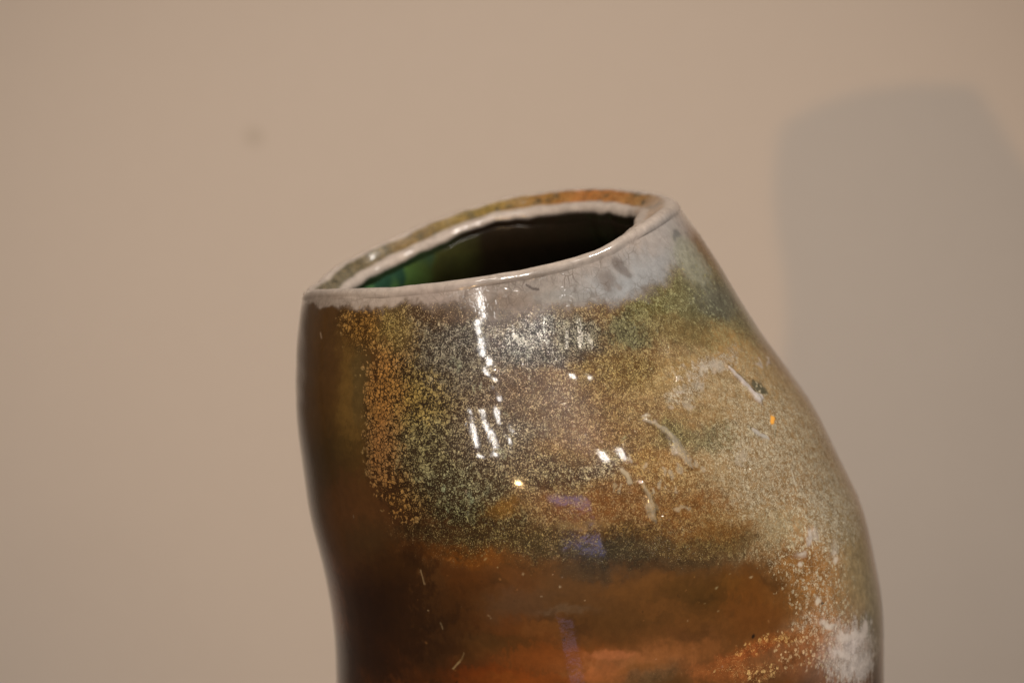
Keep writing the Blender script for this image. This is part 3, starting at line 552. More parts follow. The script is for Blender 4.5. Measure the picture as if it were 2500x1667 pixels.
    ('e', 0.7, 1, 0.85, (198, 188, 178), None, 0, 0, None, 0, 0.5, (0.47652, 0.15526, 641.5, -749.7, -150.7, -466.4)),
    ('e', 0.7, 1, 0.85, (207, 195, 178), None, 0, 0, None, 0, 0.5, (0.48288, 0.15029, 406.4, -470.5, -137.1, -409.0)),
    ('e', 0.7, 1, 0.85, (214, 199, 187), None, 0, 0, None, 0, 0.5, (0.49052, 0.12235, 344.9, -279.2, -112.9, -301.6)),
    ('e', 0.7, 1, 0.85, (197, 186, 171), None, 0, 0, None, 0, 0.5, (0.4666, 0.1517, 396.7, -332.2, -243.4, -756.7)),
    ('e', 0.7, 1, 0.85, (212, 199, 179), None, 0, 0, None, 0, 0.5, (0.46838, 0.13675, 569.7, -332.8, -322.0, -927.1)),
    ('e', 0.7, 1, 0.85, (201, 190, 172), None, 0, 0, None, 0, 0.5, (0.46507, 0.14879, 816.3, -591.2, -409.7, -1258.0)),
    ('e', 0.7, 1, 0.85, (213, 199, 180), None, 0, 0, None, 0, 0.5, (0.48187, 0.14721, 556.9, -548.3, -250.5, -735.9)),
    ('e', 0.7, 1, 0.85, (215, 201, 189), None, 0, 0, None, 0, 0.5, (0.48034, 0.1241, 130.6, -83.01, -226.2, -610.5)),
    ('e', 0.7, 1, 0.85, (211, 198, 183), None, 0, 0, None, 0, 0.5, (0.47143, 0.12924, 212.4, -127.4, -331.4, -924.2)),
    ('e', 0.7, 1, 0.85, (216, 202, 191), None, 0, 0, None, 0, 0.5, (0.47576, 0.12012, 238.4, -111.4, -228.5, -614.4)),
    ('l', 0.9, 1.1, 0.75, (153, 141, 122), None, 0.4, 0, None, 0.0001, 0.6, [(0.43351, 0.19319, 0.000253), (0.43555, 0.19201, 0.000888), (0.43733, 0.18983, 0.000634), (0.4386, 0.18721, 0.00114), (0.43835, 0.18328, 0.00152), (0.43911, 0.18139, 0.00114), (0.43911, 0.17963, 0.000381)]),
    ('l', 0.5, 0.5, 1.0, (157, 142, 116), None, 0, None, None, 0.0001, 0.3, [(0.4185, 0.18099, 0.000481), (0.41951, 0.17972, 0.000603), (0.41951, 0.1774, 0.000604)]),
    ('l', 0.9, 1.1, 0.7, (159, 145, 119), None, 0.4, None, None, 0.0001, 0.6, [(0.42257, 0.17726, 0.000243), (0.42359, 0.1756, 0.000974), (0.42409, 0.17351, 0.00146), (0.42384, 0.17136, 0.0017), (0.42359, 0.1696, 0.00122), (0.42359, 0.16786, 0.000364)]),
    ('l', 0.8, 0.5, 0.5, (64, 46, 22), None, None, None, None, -0.0001, 0.3, [(0.42409, 0.17739, 0.000365), (0.42537, 0.17536, 0.000367), (0.42537, 0.17245, 0.000367), (0.42435, 0.1683, 0.000365)]),
    ('l', 0.8, 0.5, 0.4, (61, 50, 27), None, None, None, None, -0.0001, 0.3, [(0.44013, 0.19245, 0.000387), (0.44038, 0.18816, 0.000511), (0.44038, 0.18366, 0.000382)]),
    ('l', 0.8, 0.5, 0.8, (75, 66, 50), None, 0.2, None, None, -0.0003, 0.3, [(0.48008, 0.20173, 0.000508), (0.48263, 0.19866, 0.000684), (0.48314, 0.19545, 0.000849), (0.48543, 0.19316, 0.000689)]),
    ('l', 0.6, 0.5, 1.0, (172, 161, 153), None, 0.1, None, None, 0.0003, 0.4, [(0.47856, 0.20142, 0.000667), (0.48008, 0.19809, 0.00117), (0.4811, 0.19573, 0.00133), (0.48161, 0.19273, 0.00149)]),
    ('e', 0.5, 1.0, 0.85, (65, 66, 54), None, 0, None, None, -0.0003, 0.35, (0.48848, 0.19475, 73.0, -537.3, -288.4, -259.4)),
    ('e', 0.4, 1.0, 1.0, (178, 170, 164), None, 0, None, None, 0.0002, 0.35, (0.48314, 0.19282, 301.4, -519.8, -136.0, -829.6)),
    ('l', 0.8, 0.5, 0.8, (74, 70, 59), None, None, None, None, -0.0002, 0.3, [(0.47016, 0.18692, 0.000598), (0.47143, 0.1848, 0.000604)]),
    ('l', 0.7, 0.5, 1.0, (162, 154, 143), None, 0, None, None, 0.0002, 0.4, [(0.47092, 0.18597, 0.000602), (0.47321, 0.18412, 0.000766), (0.47525, 0.18284, 0.000624)]),
    ('e', 0.4, 0.6, 1.0, (229, 162, 69), None, 0, 0, None, 0, 0.35, (0.48314, 0.18654, 564.4, -901.8, -133.5, -750.6)),
    ('l', 0.6, 0.5, 0.7, (78, 72, 53), None, None, None, None, 0, 0.3, [(0.48263, 0.18469, 0.000333), (0.4783, 0.18181, 0.000321)]),
    ('l', 0.6, 0.5, 0.8, (194, 182, 160), None, None, None, None, 0, 0.3, [(0.47856, 0.17374, 0.000327), (0.47754, 0.16965, 0.000486)]),
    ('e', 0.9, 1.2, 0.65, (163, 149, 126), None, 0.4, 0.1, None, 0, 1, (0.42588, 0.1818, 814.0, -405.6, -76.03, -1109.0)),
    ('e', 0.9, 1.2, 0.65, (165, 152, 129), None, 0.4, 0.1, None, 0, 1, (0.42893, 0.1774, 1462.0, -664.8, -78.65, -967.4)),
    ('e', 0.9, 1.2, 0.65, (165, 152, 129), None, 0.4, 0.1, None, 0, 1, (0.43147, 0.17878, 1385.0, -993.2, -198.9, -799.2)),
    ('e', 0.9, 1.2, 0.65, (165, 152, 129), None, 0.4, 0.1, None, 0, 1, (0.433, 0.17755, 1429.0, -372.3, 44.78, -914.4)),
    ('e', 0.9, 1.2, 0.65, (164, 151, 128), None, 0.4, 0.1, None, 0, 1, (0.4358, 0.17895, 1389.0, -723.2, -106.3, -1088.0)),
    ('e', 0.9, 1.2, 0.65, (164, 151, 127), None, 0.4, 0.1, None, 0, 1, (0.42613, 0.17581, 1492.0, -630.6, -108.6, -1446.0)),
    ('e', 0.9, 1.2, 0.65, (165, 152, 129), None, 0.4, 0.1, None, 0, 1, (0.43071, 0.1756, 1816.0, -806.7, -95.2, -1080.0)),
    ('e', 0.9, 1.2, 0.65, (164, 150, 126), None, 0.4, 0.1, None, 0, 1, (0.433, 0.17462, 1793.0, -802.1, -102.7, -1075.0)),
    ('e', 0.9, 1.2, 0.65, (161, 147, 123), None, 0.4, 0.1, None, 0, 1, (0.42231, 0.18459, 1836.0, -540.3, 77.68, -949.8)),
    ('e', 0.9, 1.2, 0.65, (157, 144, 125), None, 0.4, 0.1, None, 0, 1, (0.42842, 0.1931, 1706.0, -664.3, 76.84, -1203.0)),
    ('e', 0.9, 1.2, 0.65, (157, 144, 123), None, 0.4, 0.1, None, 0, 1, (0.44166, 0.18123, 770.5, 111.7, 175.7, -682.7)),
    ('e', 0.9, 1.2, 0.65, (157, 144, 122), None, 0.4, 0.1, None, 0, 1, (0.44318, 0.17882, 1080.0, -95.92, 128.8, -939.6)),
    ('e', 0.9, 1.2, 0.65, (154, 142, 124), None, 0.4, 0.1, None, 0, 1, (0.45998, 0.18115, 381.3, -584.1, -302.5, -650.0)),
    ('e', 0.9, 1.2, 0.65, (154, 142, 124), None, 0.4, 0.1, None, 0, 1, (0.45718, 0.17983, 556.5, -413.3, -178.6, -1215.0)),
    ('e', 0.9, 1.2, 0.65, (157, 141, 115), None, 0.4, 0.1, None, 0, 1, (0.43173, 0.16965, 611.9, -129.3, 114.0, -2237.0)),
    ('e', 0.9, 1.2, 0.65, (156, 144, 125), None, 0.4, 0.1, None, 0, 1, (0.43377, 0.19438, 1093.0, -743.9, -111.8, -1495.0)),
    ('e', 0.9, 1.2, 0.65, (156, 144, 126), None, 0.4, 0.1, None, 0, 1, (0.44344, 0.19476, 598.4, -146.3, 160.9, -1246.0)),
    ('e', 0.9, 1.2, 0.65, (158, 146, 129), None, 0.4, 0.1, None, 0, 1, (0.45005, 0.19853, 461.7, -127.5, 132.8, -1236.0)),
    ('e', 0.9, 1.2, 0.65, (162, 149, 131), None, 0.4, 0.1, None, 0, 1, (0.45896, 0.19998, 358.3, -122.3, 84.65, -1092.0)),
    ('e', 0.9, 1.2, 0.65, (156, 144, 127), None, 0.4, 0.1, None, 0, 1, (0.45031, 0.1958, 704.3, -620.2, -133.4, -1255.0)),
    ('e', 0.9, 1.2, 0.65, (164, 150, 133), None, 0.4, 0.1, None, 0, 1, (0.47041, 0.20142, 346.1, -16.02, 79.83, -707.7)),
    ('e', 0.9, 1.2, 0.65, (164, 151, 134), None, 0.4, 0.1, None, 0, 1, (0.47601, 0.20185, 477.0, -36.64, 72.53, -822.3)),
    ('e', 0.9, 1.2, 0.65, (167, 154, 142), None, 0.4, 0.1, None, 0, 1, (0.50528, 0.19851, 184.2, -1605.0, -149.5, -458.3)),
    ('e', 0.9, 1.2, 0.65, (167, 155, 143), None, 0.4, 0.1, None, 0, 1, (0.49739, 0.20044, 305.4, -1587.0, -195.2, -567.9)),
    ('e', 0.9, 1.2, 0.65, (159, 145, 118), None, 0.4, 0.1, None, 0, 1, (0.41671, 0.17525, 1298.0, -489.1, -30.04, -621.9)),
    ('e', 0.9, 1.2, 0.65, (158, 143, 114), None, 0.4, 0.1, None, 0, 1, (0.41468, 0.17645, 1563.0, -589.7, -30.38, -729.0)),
    ('e', 0.9, 1, 0.5, None, (136, 152, 120), 0.9, 0.4, None, 0, 0.35, (0.36251, 0.16888, 1442.0, -664.1, -43.58, -1339.0)),
    ('e', 0.9, 1, 0.5, None, (129, 142, 108), 0.9, 0.4, None, 0, 0.35, (0.38007, 0.16581, 1979.0, -921.6, -271.3, -2699.0)),
    ('e', 0.9, 1, 0.5, None, (133, 147, 115), 0.9, 0.4, None, 0, 0.35, (0.38617, 0.17818, 1555.0, -758.9, -166.8, -1378.0)),
    ('e', 0.9, 1, 0.5, None, (121, 132, 104), 0.9, 0.4, None, 0, 0.35, (0.37523, 0.20769, 909.5, -386.6, -68.21, -861.8)),
    ('e', 0.9, 1, 0.5, None, (121, 132, 104), 0.9, 0.4, None, 0, 0.35, (0.37701, 0.20692, 1074.0, -476.4, -90.12, -1075.0)),
    ('e', 0.9, 1, 0.5, None, (125, 137, 107), 0.9, 0.4, None, 0, 0.35, (0.38159, 0.20248, 1346.0, -689.1, -69.01, -711.6)),
    ('e', 0.9, 1, 0.5, None, (126, 138, 108), 0.9, 0.4, None, 0, 0.35, (0.38363, 0.20231, 1694.0, -885.8, -87.3, -853.2)),
    ('e', 0.9, 1, 0.5, None, (137, 151, 119), 0.9, 0.4, None, 0, 0.35, (0.38516, 0.18527, 940.8, -493.6, -96.01, -847.0)),
    ('e', 0.9, 1, 0.5, None, (137, 152, 120), 0.9, 0.4, None, 0, 0.35, (0.38363, 0.18287, 1518.0, -766.7, -184.8, -1683.0)),
    ('e', 0.9, 1, 0.5, None, (145, 161, 129), 0.9, 0.4, None, 0, 0.35, (0.36301, 0.17358, 1429.0, -652.5, -42.9, -1157.0)),
    ('e', 0.9, 1, 0.5, None, (141, 158, 128), 0.9, 0.4, None, 0, 0.35, (0.37218, 0.17444, 1502.0, -688.0, -58.59, -815.0)),
    ('e', 0.9, 1, 0.5, None, (133, 148, 119), 0.9, 0.4, None, 0, 0.35, (0.37778, 0.17542, 1278.0, -593.1, -84.11, -909.7)),
    ('e', 0.9, 1, 0.5, None, (129, 144, 117), 0.9, 0.4, None, 0, 0.35, (0.37218, 0.17219, 944.5, -432.8, -72.45, -1013.0)),
    ('e', 0.9, 1, 0.5, None, (133, 148, 116), 0.9, 0.4, None, 0, 0.35, (0.38643, 0.17877, 1294.0, -635.8, -125.9, -1036.0)),
    ('e', 0.9, 1, 0.5, None, (132, 146, 115), 0.9, 0.4, None, 0, 0.35, (0.42308, 0.18892, 1397.0, -1111.0, -347.9, -1642.0)),
    ('e', 0.9, 1, 0.5, None, (131, 145, 114), 0.9, 0.4, None, 0, 0.35, (0.38923, 0.19549, 1191.0, -686.4, -204.5, -1702.0)),
    ('e', 0.9, 1, 0.5, None, (132, 145, 112), 0.9, 0.4, None, 0, 0.35, (0.41646, 0.1866, 1457.0, -1042.0, -331.5, -1655.0)),
    ('l', 0.7, 0.3, 0.65, (152, 127, 90), None, None, None, None, 0, 0.3, [(0.34953, 0.15034, 0.000223), (0.34953, 0.14887, 0.000224), (0.34978, 0.1463, 0.000225)]),
    ('l', 0.7, 0.3, 0.65, (138, 118, 86), None, None, None, None, 0, 0.3, [(0.35233, 0.13574, 0.000224), (0.35233, 0.13408, 0.000224)]),
    ('l', 0.7, 0.3, 0.65, (156, 131, 89), None, None, None, None, 0, 0.3, [(0.35818, 0.12791, 0.000216), (0.3564, 0.12504, 0.000218), (0.3536, 0.1225, 0.000222)]),
    ('l', 0.7, 0.3, 0.65, (161, 136, 111), None, None, None, None, 0, 0.3, [(0.3116, 0.20967, 0.000333), (0.31262, 0.20853, 0.000328)]),
    ('e', 0.7, 0.8, 0.6095739303511147, (156, 133, 98), None, None, None, None, 0, 0, (0.34927, 0.13872, 2567.0, -1169.0, 351.1, -4502.0)),
    ('e', 0.7, 0.8, 0.47296059305718186, (187, 158, 102), None, None, None, None, 0, 0, (0.37167, 0.15661, 1784.0, 812.5, 2163.0, -3688.0)),
    ('e', 0.7, 0.8, 0.7945511582995187, (187, 158, 101), None, None, None, None, 0, 0, (0.37039, 0.15747, 3080.0, -2883.0, -1397.0, -2303.0)),
    ('e', 0.7, 0.8, 0.664105547377065, (183, 157, 108), None, None, None, None, 0, 0, (0.37574, 0.15461, 5326.0, -3641.0, -1686.0, -4874.0)),
    ('e', 0.7, 0.8, 0.48844779524110726, (181, 157, 118), None, None, None, None, 0, 0, (0.3821, 0.15427, 3384.0, -853.5, 285.8, -3576.0)),
    ('e', 0.7, 0.8, 0.7211401861912516, (173, 150, 118), None, None, None, None, 0, 0, (0.39203, 0.14999, 3847.0, -737.9, 490.1, -4961.0)),
    ('e', 0.7, 0.8, 0.5005133902546535, (185, 162, 129), None, None, None, None, 0, 0, (0.38566, 0.1477, 3672.0, -1345.0, -289.0, -4162.0)),
    ('e', 0.7, 0.8, 0.5554585028386989, (165, 149, 106), None, None, None, None, 0, 0, (0.43453, 0.1486, 1981.0, -328.0, -18.93, -3443.0)),
    ('e', 0.7, 0.8, 0.5389616179579604, (172, 151, 115), None, None, None, None, 0, 0, (0.44471, 0.15478, 3102.0, -2225.0, -1992.0, -6187.0)),
    ('e', 0.7, 0.8, 0.5907380607502575, (176, 156, 118), None, None, None, None, 0, 0, (0.44547, 0.14855, 2223.0, -1373.0, -1132.0, -3248.0)),
    ('e', 0.7, 0.8, 0.4187538092235315, (186, 158, 102), None, None, None, None, 0, 0, (0.37167, 0.15792, 3615.0, 1366.0, 2230.0, -4144.0)),
    ('e', 0.7, 0.8, 0.40741091228832926, (181, 155, 105), None, None, None, None, 0, 0, (0.37625, 0.1584, 3154.0, -1031.0, 163.9, -4822.0)),
    ('e', 0.4, 0.4, 0.9, (25, 20, 13), None, None, None, None, 0, 0.35, (0.38872, 0.13577, 2369.0, -1321.0, -565.8, -1559.0)),
    ('e', 0.4, 0.4, 0.9, (25, 21, 14), None, None, None, None, 0, 0.35, (0.44216, 0.1328, 1682.0, -1185.0, -777.3, -1465.0)),
    ('e', 0.4, 0.4, 0.9, (26, 20, 14), None, None, None, None, 0, 0.35, (0.34418, 0.22465, 1102.0, -747.0, -169.7, -1550.0)),
    ('e', 0.4, 0.4, 0.9, (30, 24, 16), None, None, None, None, 0, 0.35, (0.47041, 0.13604, 1245.0, -1377.0, -882.7, -1715.0)),
    ('l', 0.5, 0.5, 0.8, (57, 45, 38), None, None, None, None, 0, 0.3, [(0.40679, 0.22893, 0.000346), (0.40882, 0.22779, 0.000414), (0.41111, 0.22726, 0.000345)]),
    ('e', 1.0, 1.3, 0.8, None, (233, 189, 122), 0.4, 0.35, None, 0, 0.6, (0.44013, 0.1227, 88.04, -13.57, -84.24, -490.0)),
    ('l', 0.7, 0.5, 1.0, None, None, None, None, None, 0.0005, 0, [(0.43377, 0.19302, 0.000886), (0.43707, 0.1902, 0.00114), (0.4386, 0.18721, 0.00114), (0.43835, 0.18328, 0.00114), (0.43911, 0.18002, 0.000761)]),
    ('l', 0.7, 0.5, 1.0, None, None, None, None, None, 0.0005, 0, [(0.42257, 0.17707, 0.000728), (0.42409, 0.17487, 0.0011), (0.42409, 0.17196, 0.00122), (0.42359, 0.16844, 0.000728)]),
    ('l', 0.7, 0.5, 1.0, None, None, None, None, None, 0.0005, 0, [(0.47856, 0.20142, 0.001), (0.48008, 0.19809, 0.0015), (0.4811, 0.19573, 0.00183), (0.48161, 0.19273, 0.00183)]),
    ('l', 0.7, 0.5, 1.0, None, None, None, None, None, -0.0004, 0, [(0.48238, 0.20127, 0.000863), (0.48467, 0.19798, 0.00104), (0.48645, 0.19464, 0.00105)]),
    ('e', 1.0, 1.6, 0.45097507818026217, (56, 37, 18), None, None, None, None, 0, 0.5, (0.39228, 0.13842, 225.5, 8.709, 127.9, -415.6)),
    ('e', 0.9, 1.6, 0.4524111335917944, (111, 69, 30), None, None, None, None, 0, 0.5, (0.39432, 0.13624, 391.0, 52.82, 274.2, -706.6)),
    ('e', 1.0, 1.6, 0.2893735237850406, (52, 35, 15), None, None, None, None, 0, 0.5, (0.42588, 0.15794, 131.0, -67.52, -90.81, -489.8)),
    ('e', 0.9, 1.6, 0.36598361530582113, (38, 20, 6), None, None, None, None, 0, 0.5, (0.33171, 0.13051, 165.8, 62.46, 369.2, -727.5)),
    ('e', 0.9, 1.6, 0.2712471903438305, (121, 76, 35), None, None, None, None, 0, 0.5, (0.38846, 0.12667, 283.7, 75.91, 342.9, -691.0)),
    ('e', 1.0, 1.6, 0.3288193042538875, (119, 75, 34), None, None, None, None, 0, 0.5, (0.41671, 0.14422, 133.7, -57.32, -102.3, -389.1)),
    ('e', 0.9, 1.6, 0.32272572328618454, (66, 39, 13), None, None, None, None, 0, 0.5, (0.3681, 0.14762, 171.1, 21.74, 412.9, -971.3)),
    ('e', 1.0, 1.6, 0.49508973529357303, (36, 20, 7), None, None, None, None, 0, 0.5, (0.348, 0.15541, 254.7, -57.09, 78.28, -404.1)),
    ('e', 0.9, 1.6, 0.333146406365837, (103, 64, 26), None, None, None, None, 0, 0.5, (0.39075, 0.15769, 153.0, 15.38, 290.9, -810.3)),
    ('e', 1.0, 1.6, 0.3662349615190579, (69, 42, 17), None, None, None, None, 0, 0.5, (0.45336, 0.12444, 285.4, 96.65, 55.74, -430.8)),
    ('e', 0.9, 1.6, 0.2827417709291549, (112, 70, 30), None, None, None, None, 0, 0.5, (0.39508, 0.13362, 233.9, -94.5, -154.1, -760.5)),
    ('e', 0.9, 1.6, 0.4937142651591664, (54, 36, 17), None, None, None, None, 0, 0.5, (0.41875, 0.15573, 125.9, -90.69, -435.5, -1035.0)),
    ('e', 0.9, 1.6, 0.41045891414761515, (69, 43, 17), None, None, None, None, 0, 0.5, (0.40501, 0.12046, 315.6, -132.8, -210.6, -560.1)),
    ('e', 1.0, 1.6, 0.3240811906497366, (51, 30, 10), None, None, None, None, 0, 0.5, (0.34265, 0.11343, 211.9, 13.77, 150.0, -411.1)),
    ('e', 0.9, 1.6, 0.28180527306931963, (36, 20, 7), None, None, None, None, 0, 0.5, (0.34825, 0.15248, 398.1, -154.9, 61.5, -637.8)),
    ('e', 0.9, 1.6, 0.47710593273562074, (119, 76, 34), None, None, None, None, 0, 0.5, (0.40526, 0.12736, 149.7, 17.21, 240.9, -831.6)),
    ('e', 1.0, 1.6, 0.42174350088487533, (102, 66, 25), None, None, None, None, 0, 0.5, (0.43835, 0.14845, 311.3, -119.3, -90.74, -490.7)),
    ('e', 0.9, 1.6, 0.4906703778639038, (68, 41, 16), None, None, None, None, 0, 0.5, (0.38541, 0.14126, 217.4, 39.0, 437.7, -955.1)),
    ('e', 1.0, 1.6, 0.3800185530920204, (96, 59, 24), None, None, None, None, 0, 0.5, (0.3648, 0.12991, 219.9, -46.84, 61.02, -386.2)),
    ('e', 1.0, 1.6, 0.40357575393121703, (113, 71, 31), None, None, None, None, 0, 0.5, (0.447, 0.11655, 221.5, -108.6, -226.8, -467.4)),
    ('e', 0.9, 1.6, 0.31226600717838027, (109, 66, 23), None, None, None, None, 0, 0.5, (0.36861, 0.12167, 156.8, -11.62, 213.4, -986.6)),
    ('e', 0.9, 1.6, 0.3327412375378088, (37, 20, 6), None, None, None, None, 0, 0.5, (0.34138, 0.1433, 298.0, -81.33, 216.0, -874.4)),
    ('e', 1.0, 1.6, 0.3393680131080933, (108, 68, 28), None, None, None, None, 0, 0.5, (0.42486, 0.13888, 189.0, -38.64, -30.25, -384.9)),
    ('e', 1.0, 1.6, 0.32972612257414646, (116, 72, 30), None, None, None, None, 0, 0.5, (0.38108, 0.15872, 183.2, -89.39, -74.05, -562.4)),
    ('e', 0.9, 1.6, 0.4342873239958484, (131, 82, 39), None, None, None, None, 0, 0.5, (0.46761, 0.15016, 122.7, -169.2, -456.5, -838.0)),
    ('e', 1.0, 1.6, 0.4643238958290836, (51, 30, 10), None, None, None, None, 0, 0.5, (0.34724, 0.1156, 274.6, 98.88, 282.9, -528.9)),
    ('e', 1.0, 1.6, 0.3956697229527816, (58, 39, 19), None, None, None, None, 0, 0.5, (0.45947, 0.15376, 140.3, -55.51, -61.54, -517.3)),
    ('e', 1.0, 1.6, 0.34710908296378606, (60, 37, 13), None, None, None, None, 0, 0.5, (0.41519, 0.15723, 132.5, -75.91, -101.4, -390.4)),
    ('e', 1.0, 1.6, 0.3786328249234516, (56, 37, 18), None, None, None, None, 0, 0.5, (0.4246, 0.13654, 217.3, -52.1, -61.78, -525.9)),
    ('e', 1.0, 1.6, 0.403625815473742, (65, 39, 12), None, None, None, None, 0, 0.5, (0.38032, 0.1566, 311.0, -83.73, 36.01, -491.8)),
    ('e', 0.9, 1.6, 0.3795986551225319, (67, 41, 15), None, None, None, None, 0, 0.5, (0.45209, 0.14595, 189.0, -89.23, -231.3, -847.0)),
    ('e', 0.9, 1.6, 0.3126498259576145, (51, 35, 14), None, None, None, None, 0, 0.5, (0.42918, 0.14573, 205.0, -37.06, -24.96, -778.9)),
    ('e', 0.9, 1.6, 0.32912171112353455, (118, 74, 33), None, None, None, None, 0, 0.5, (0.41086, 0.12835, 151.5, -39.21, -75.84, -617.1)),
    ('e', 0.9, 1.6, 0.362662362812742, (31, 18, 6), None, None, None, None, 0, 0.5, (0.35283, 0.13651, 107.0, 6.617, 303.8, -725.3)),
    ('e', 1.0, 1.6, 0.4290691462142736, (57, 38, 16), None, None, None, None, 0, 0.5, (0.37447, 0.15116, 245.0, -99.38, -27.05, -538.7)),
    ('e', 0.9, 1.6, 0.26037209979864717, (97, 62, 31), None, None, None, None, 0, 0.5, (0.43758, 0.13314, 334.8, -214.0, -463.3, -933.2)),
    ('e', 1.0, 1.6, 0.3512972639032312, (97, 60, 30), None, None, None, None, 0, 0.5, (0.42155, 0.13715, 177.1, -61.71, -109.1, -498.8)),
    ('e', 0.9, 1.6, 0.40729507639129614, (96, 58, 23), None, None, None, None, 0, 0.5, (0.35767, 0.12603, 230.5, 63.43, 448.5, -858.4)),
    ('e', 1.0, 1.6, 0.36878557550915, (98, 61, 30), None, None, None, None, 0, 0.5, (0.39075, 0.1355, 138.8, 5.004, 145.8, -476.1)),
    ('e', 0.9, 1.6, 0.4446459642532087, (55, 36, 14), None, None, None, None, 0, 0.5, (0.36429, 0.15802, 176.6, 3.721, 367.3, -1157.0)),
    ('e', 1.0, 1.6, 0.44798305947294614, (126, 79, 38), None, None, None, None, 0, 0.5, (0.39915, 0.12273, 195.9, -10.49, 45.63, -437.7)),
    ('e', 0.9, 1.6, 0.47749133968116075, (56, 38, 18), None, None, None, None, 0, 0.5, (0.4526, 0.15273, 276.5, -177.2, -154.6, -569.3)),
    ('e', 1.0, 1.6, 0.41283064146029547, (123, 78, 37), None, None, None, None, 0, 0.5, (0.38337, 0.13756, 162.6, -32.44, 39.82, -380.8)),
    ('e', 1.0, 1.6, 0.4943396305848986, (64, 38, 11), None, None, None, None, 0, 0.5, (0.35996, 0.12837, 285.5, -184.2, -85.75, -320.2)),
    ('e', 1.0, 1.6, 0.3761798126302149, (104, 65, 34), None, None, None, None, 0, 0.5, (0.39992, 0.12906, 280.7, 65.93, 196.9, -449.1)),
    ('e', 0.9, 1.6, 0.26601421540404535, (53, 30, 9), None, None, None, None, 0, 0.5, (0.33884, 0.14009, 163.4, -106.9, 20.35, -938.7)),
    ('e', 0.8, 1, 0.6999295607701685, (164, 141, 98), None, None, None, None, 0, 0, (0.43936, 0.15165, 2893.0, 1779.0, 3355.0, -6600.0)),
    ('e', 0.8, 1, 0.6796617498667928, (153, 107, 62), None, None, None, None, 0, 0, (0.44751, 0.1355, 1727.0, -3308.0, -3548.0, -2671.0)),
    ('e', 0.8, 1, 0.3657401219689331, (142, 95, 49), None, None, None, None, 0, 0, (0.35971, 0.14935, 4569.0, -3544.0, -1592.0, -4470.0)),
    ('e', 0.8, 1, 0.38329582901136877, (160, 109, 65), None, None, None, None, 0, 0, (0.40093, 0.12318, 2811.0, -4131.0, -6236.0, -3263.0)),
    ('e', 0.8, 1, 0.3457122489904585, (152, 103, 61), None, None, None, None, 0, 0, (0.43758, 0.1175, 3187.0, 1960.0, 2211.0, -4665.0)),
    ('e', 0.8, 1, 0.620427426664238, (133, 88, 46), None, None, None, None, 0, 0, (0.34673, 0.14024, 4916.0, -6669.0, -2715.0, -2421.0)),
    ('e', 0.8, 1, 0.6683131931926759, (38, 24, 12), None, None, None, None, 0, 0, (0.40959, 0.14096, 6522.0, -1986.0, -603.0, -4832.0)),
    ('e', 0.8, 1, 0.509992713681503, (35, 23, 10), None, None, None, None, 0, 0, (0.43631, 0.14226, 4968.0, 597.1, 1229.0, -7446.0)),
    ('e', 0.8, 1, 0.31424994228514014, (160, 132, 92), None, None, None, None, 0, 0, (0.36021, 0.14083, 8335.0, -5858.0, -2234.0, -7685.0)),
    ('e', 0.8, 1, 0.34195420294903633, (38, 23, 8), None, None, None, None, 0, 0, (0.37039, 0.15916, 3307.0, 1397.0, 4106.0, -7376.0)),
    ('e', 0.8, 1, 0.6514926237963915, (140, 97, 52), None, None, None, None, 0, 0, (0.43198, 0.15467, 4571.0, 1804.0, 2617.0, -6082.0)),
    ('e', 0.8, 1, 0.5136019040300464, (137, 91, 48), None, None, None, None, 0, 0, (0.34596, 0.1288, 2429.0, -830.9, 664.8, -4275.0)),
    ('e', 0.8, 1, 0.5511535996511824, (154, 105, 57), None, None, None, None, 0, 0, (0.37548, 0.15141, 2492.0, 2028.0, 4213.0, -5156.0)),
    ('e', 0.8, 1, 0.6550166758801393, (169, 140, 105), None, None, None, None, 0, 0, (0.39025, 0.15387, 2311.0, 1146.0, 3455.0, -5403.0)),
    ('e', 0.8, 1, 0.5173107051549428, (37, 23, 9), None, None, None, None, 0, 0, (0.36556, 0.14934, 2461.0, 2805.0, 3836.0, -4145.0)),
    ('e', 0.8, 1, 0.5729532550501453, (141, 98, 53), None, None, None, None, 0, 0, (0.42791, 0.15187, 2138.0, 1674.0, 3380.0, -4865.0)),
    ('e', 0.8, 1, 0.6994346639087278, (153, 105, 62), None, None, None, None, 0, 0, (0.44522, 0.11607, 3876.0, -3447.0, -5063.0, -6781.0)),
    ('e', 0.8, 1, 0.50592972905964, (151, 104, 60), None, None, None, None, 0, 0, (0.43656, 0.12488, 5514.0, -5170.0, -3511.0, -4397.0)),
    ('e', 0.8, 1, 0.6707569261578853, (35, 22, 11), None, None, None, None, 0, 0, (0.41391, 0.15504, 6044.0, -7793.0, -5572.0, -4595.0)),
    ('e', 0.8, 1, 0.45635374923634486, (37, 23, 8), None, None, None, None, 0, 0, (0.36276, 0.15643, 2714.0, -2401.0, -1524.0, -3197.0)),
    ('e', 0.8, 1, 0.6377051478632418, (168, 140, 105), None, None, None, None, 0, 0, (0.39661, 0.14682, 6587.0, -3441.0, -2123.0, -6976.0)),
    ('e', 0.8, 1, 0.3379206613080525, (181, 152, 114), None, None, None, None, 0, 0, (0.36861, 0.14054, 2729.0, 1528.0, 3246.0, -4498.0)),
    ('e', 0.8, 1, 0.6758346271649298, (138, 98, 50), None, None, None, None, 0, 0, (0.43631, 0.14578, 2716.0, -4454.0, -6636.0, -4695.0)),
    ('e', 0.8, 1, 0.6645196113475382, (36, 23, 11), None, None, None, None, 0, 0, (0.41341, 0.15327, 3985.0, -3890.0, -3104.0, -3925.0)),
    ('e', 0.8, 1, 0.5779195111091974, (151, 102, 60), None, None, None, None, 0, 0, (0.42638, 0.12733, 2112.0, -3154.0, -3585.0, -2405.0)),
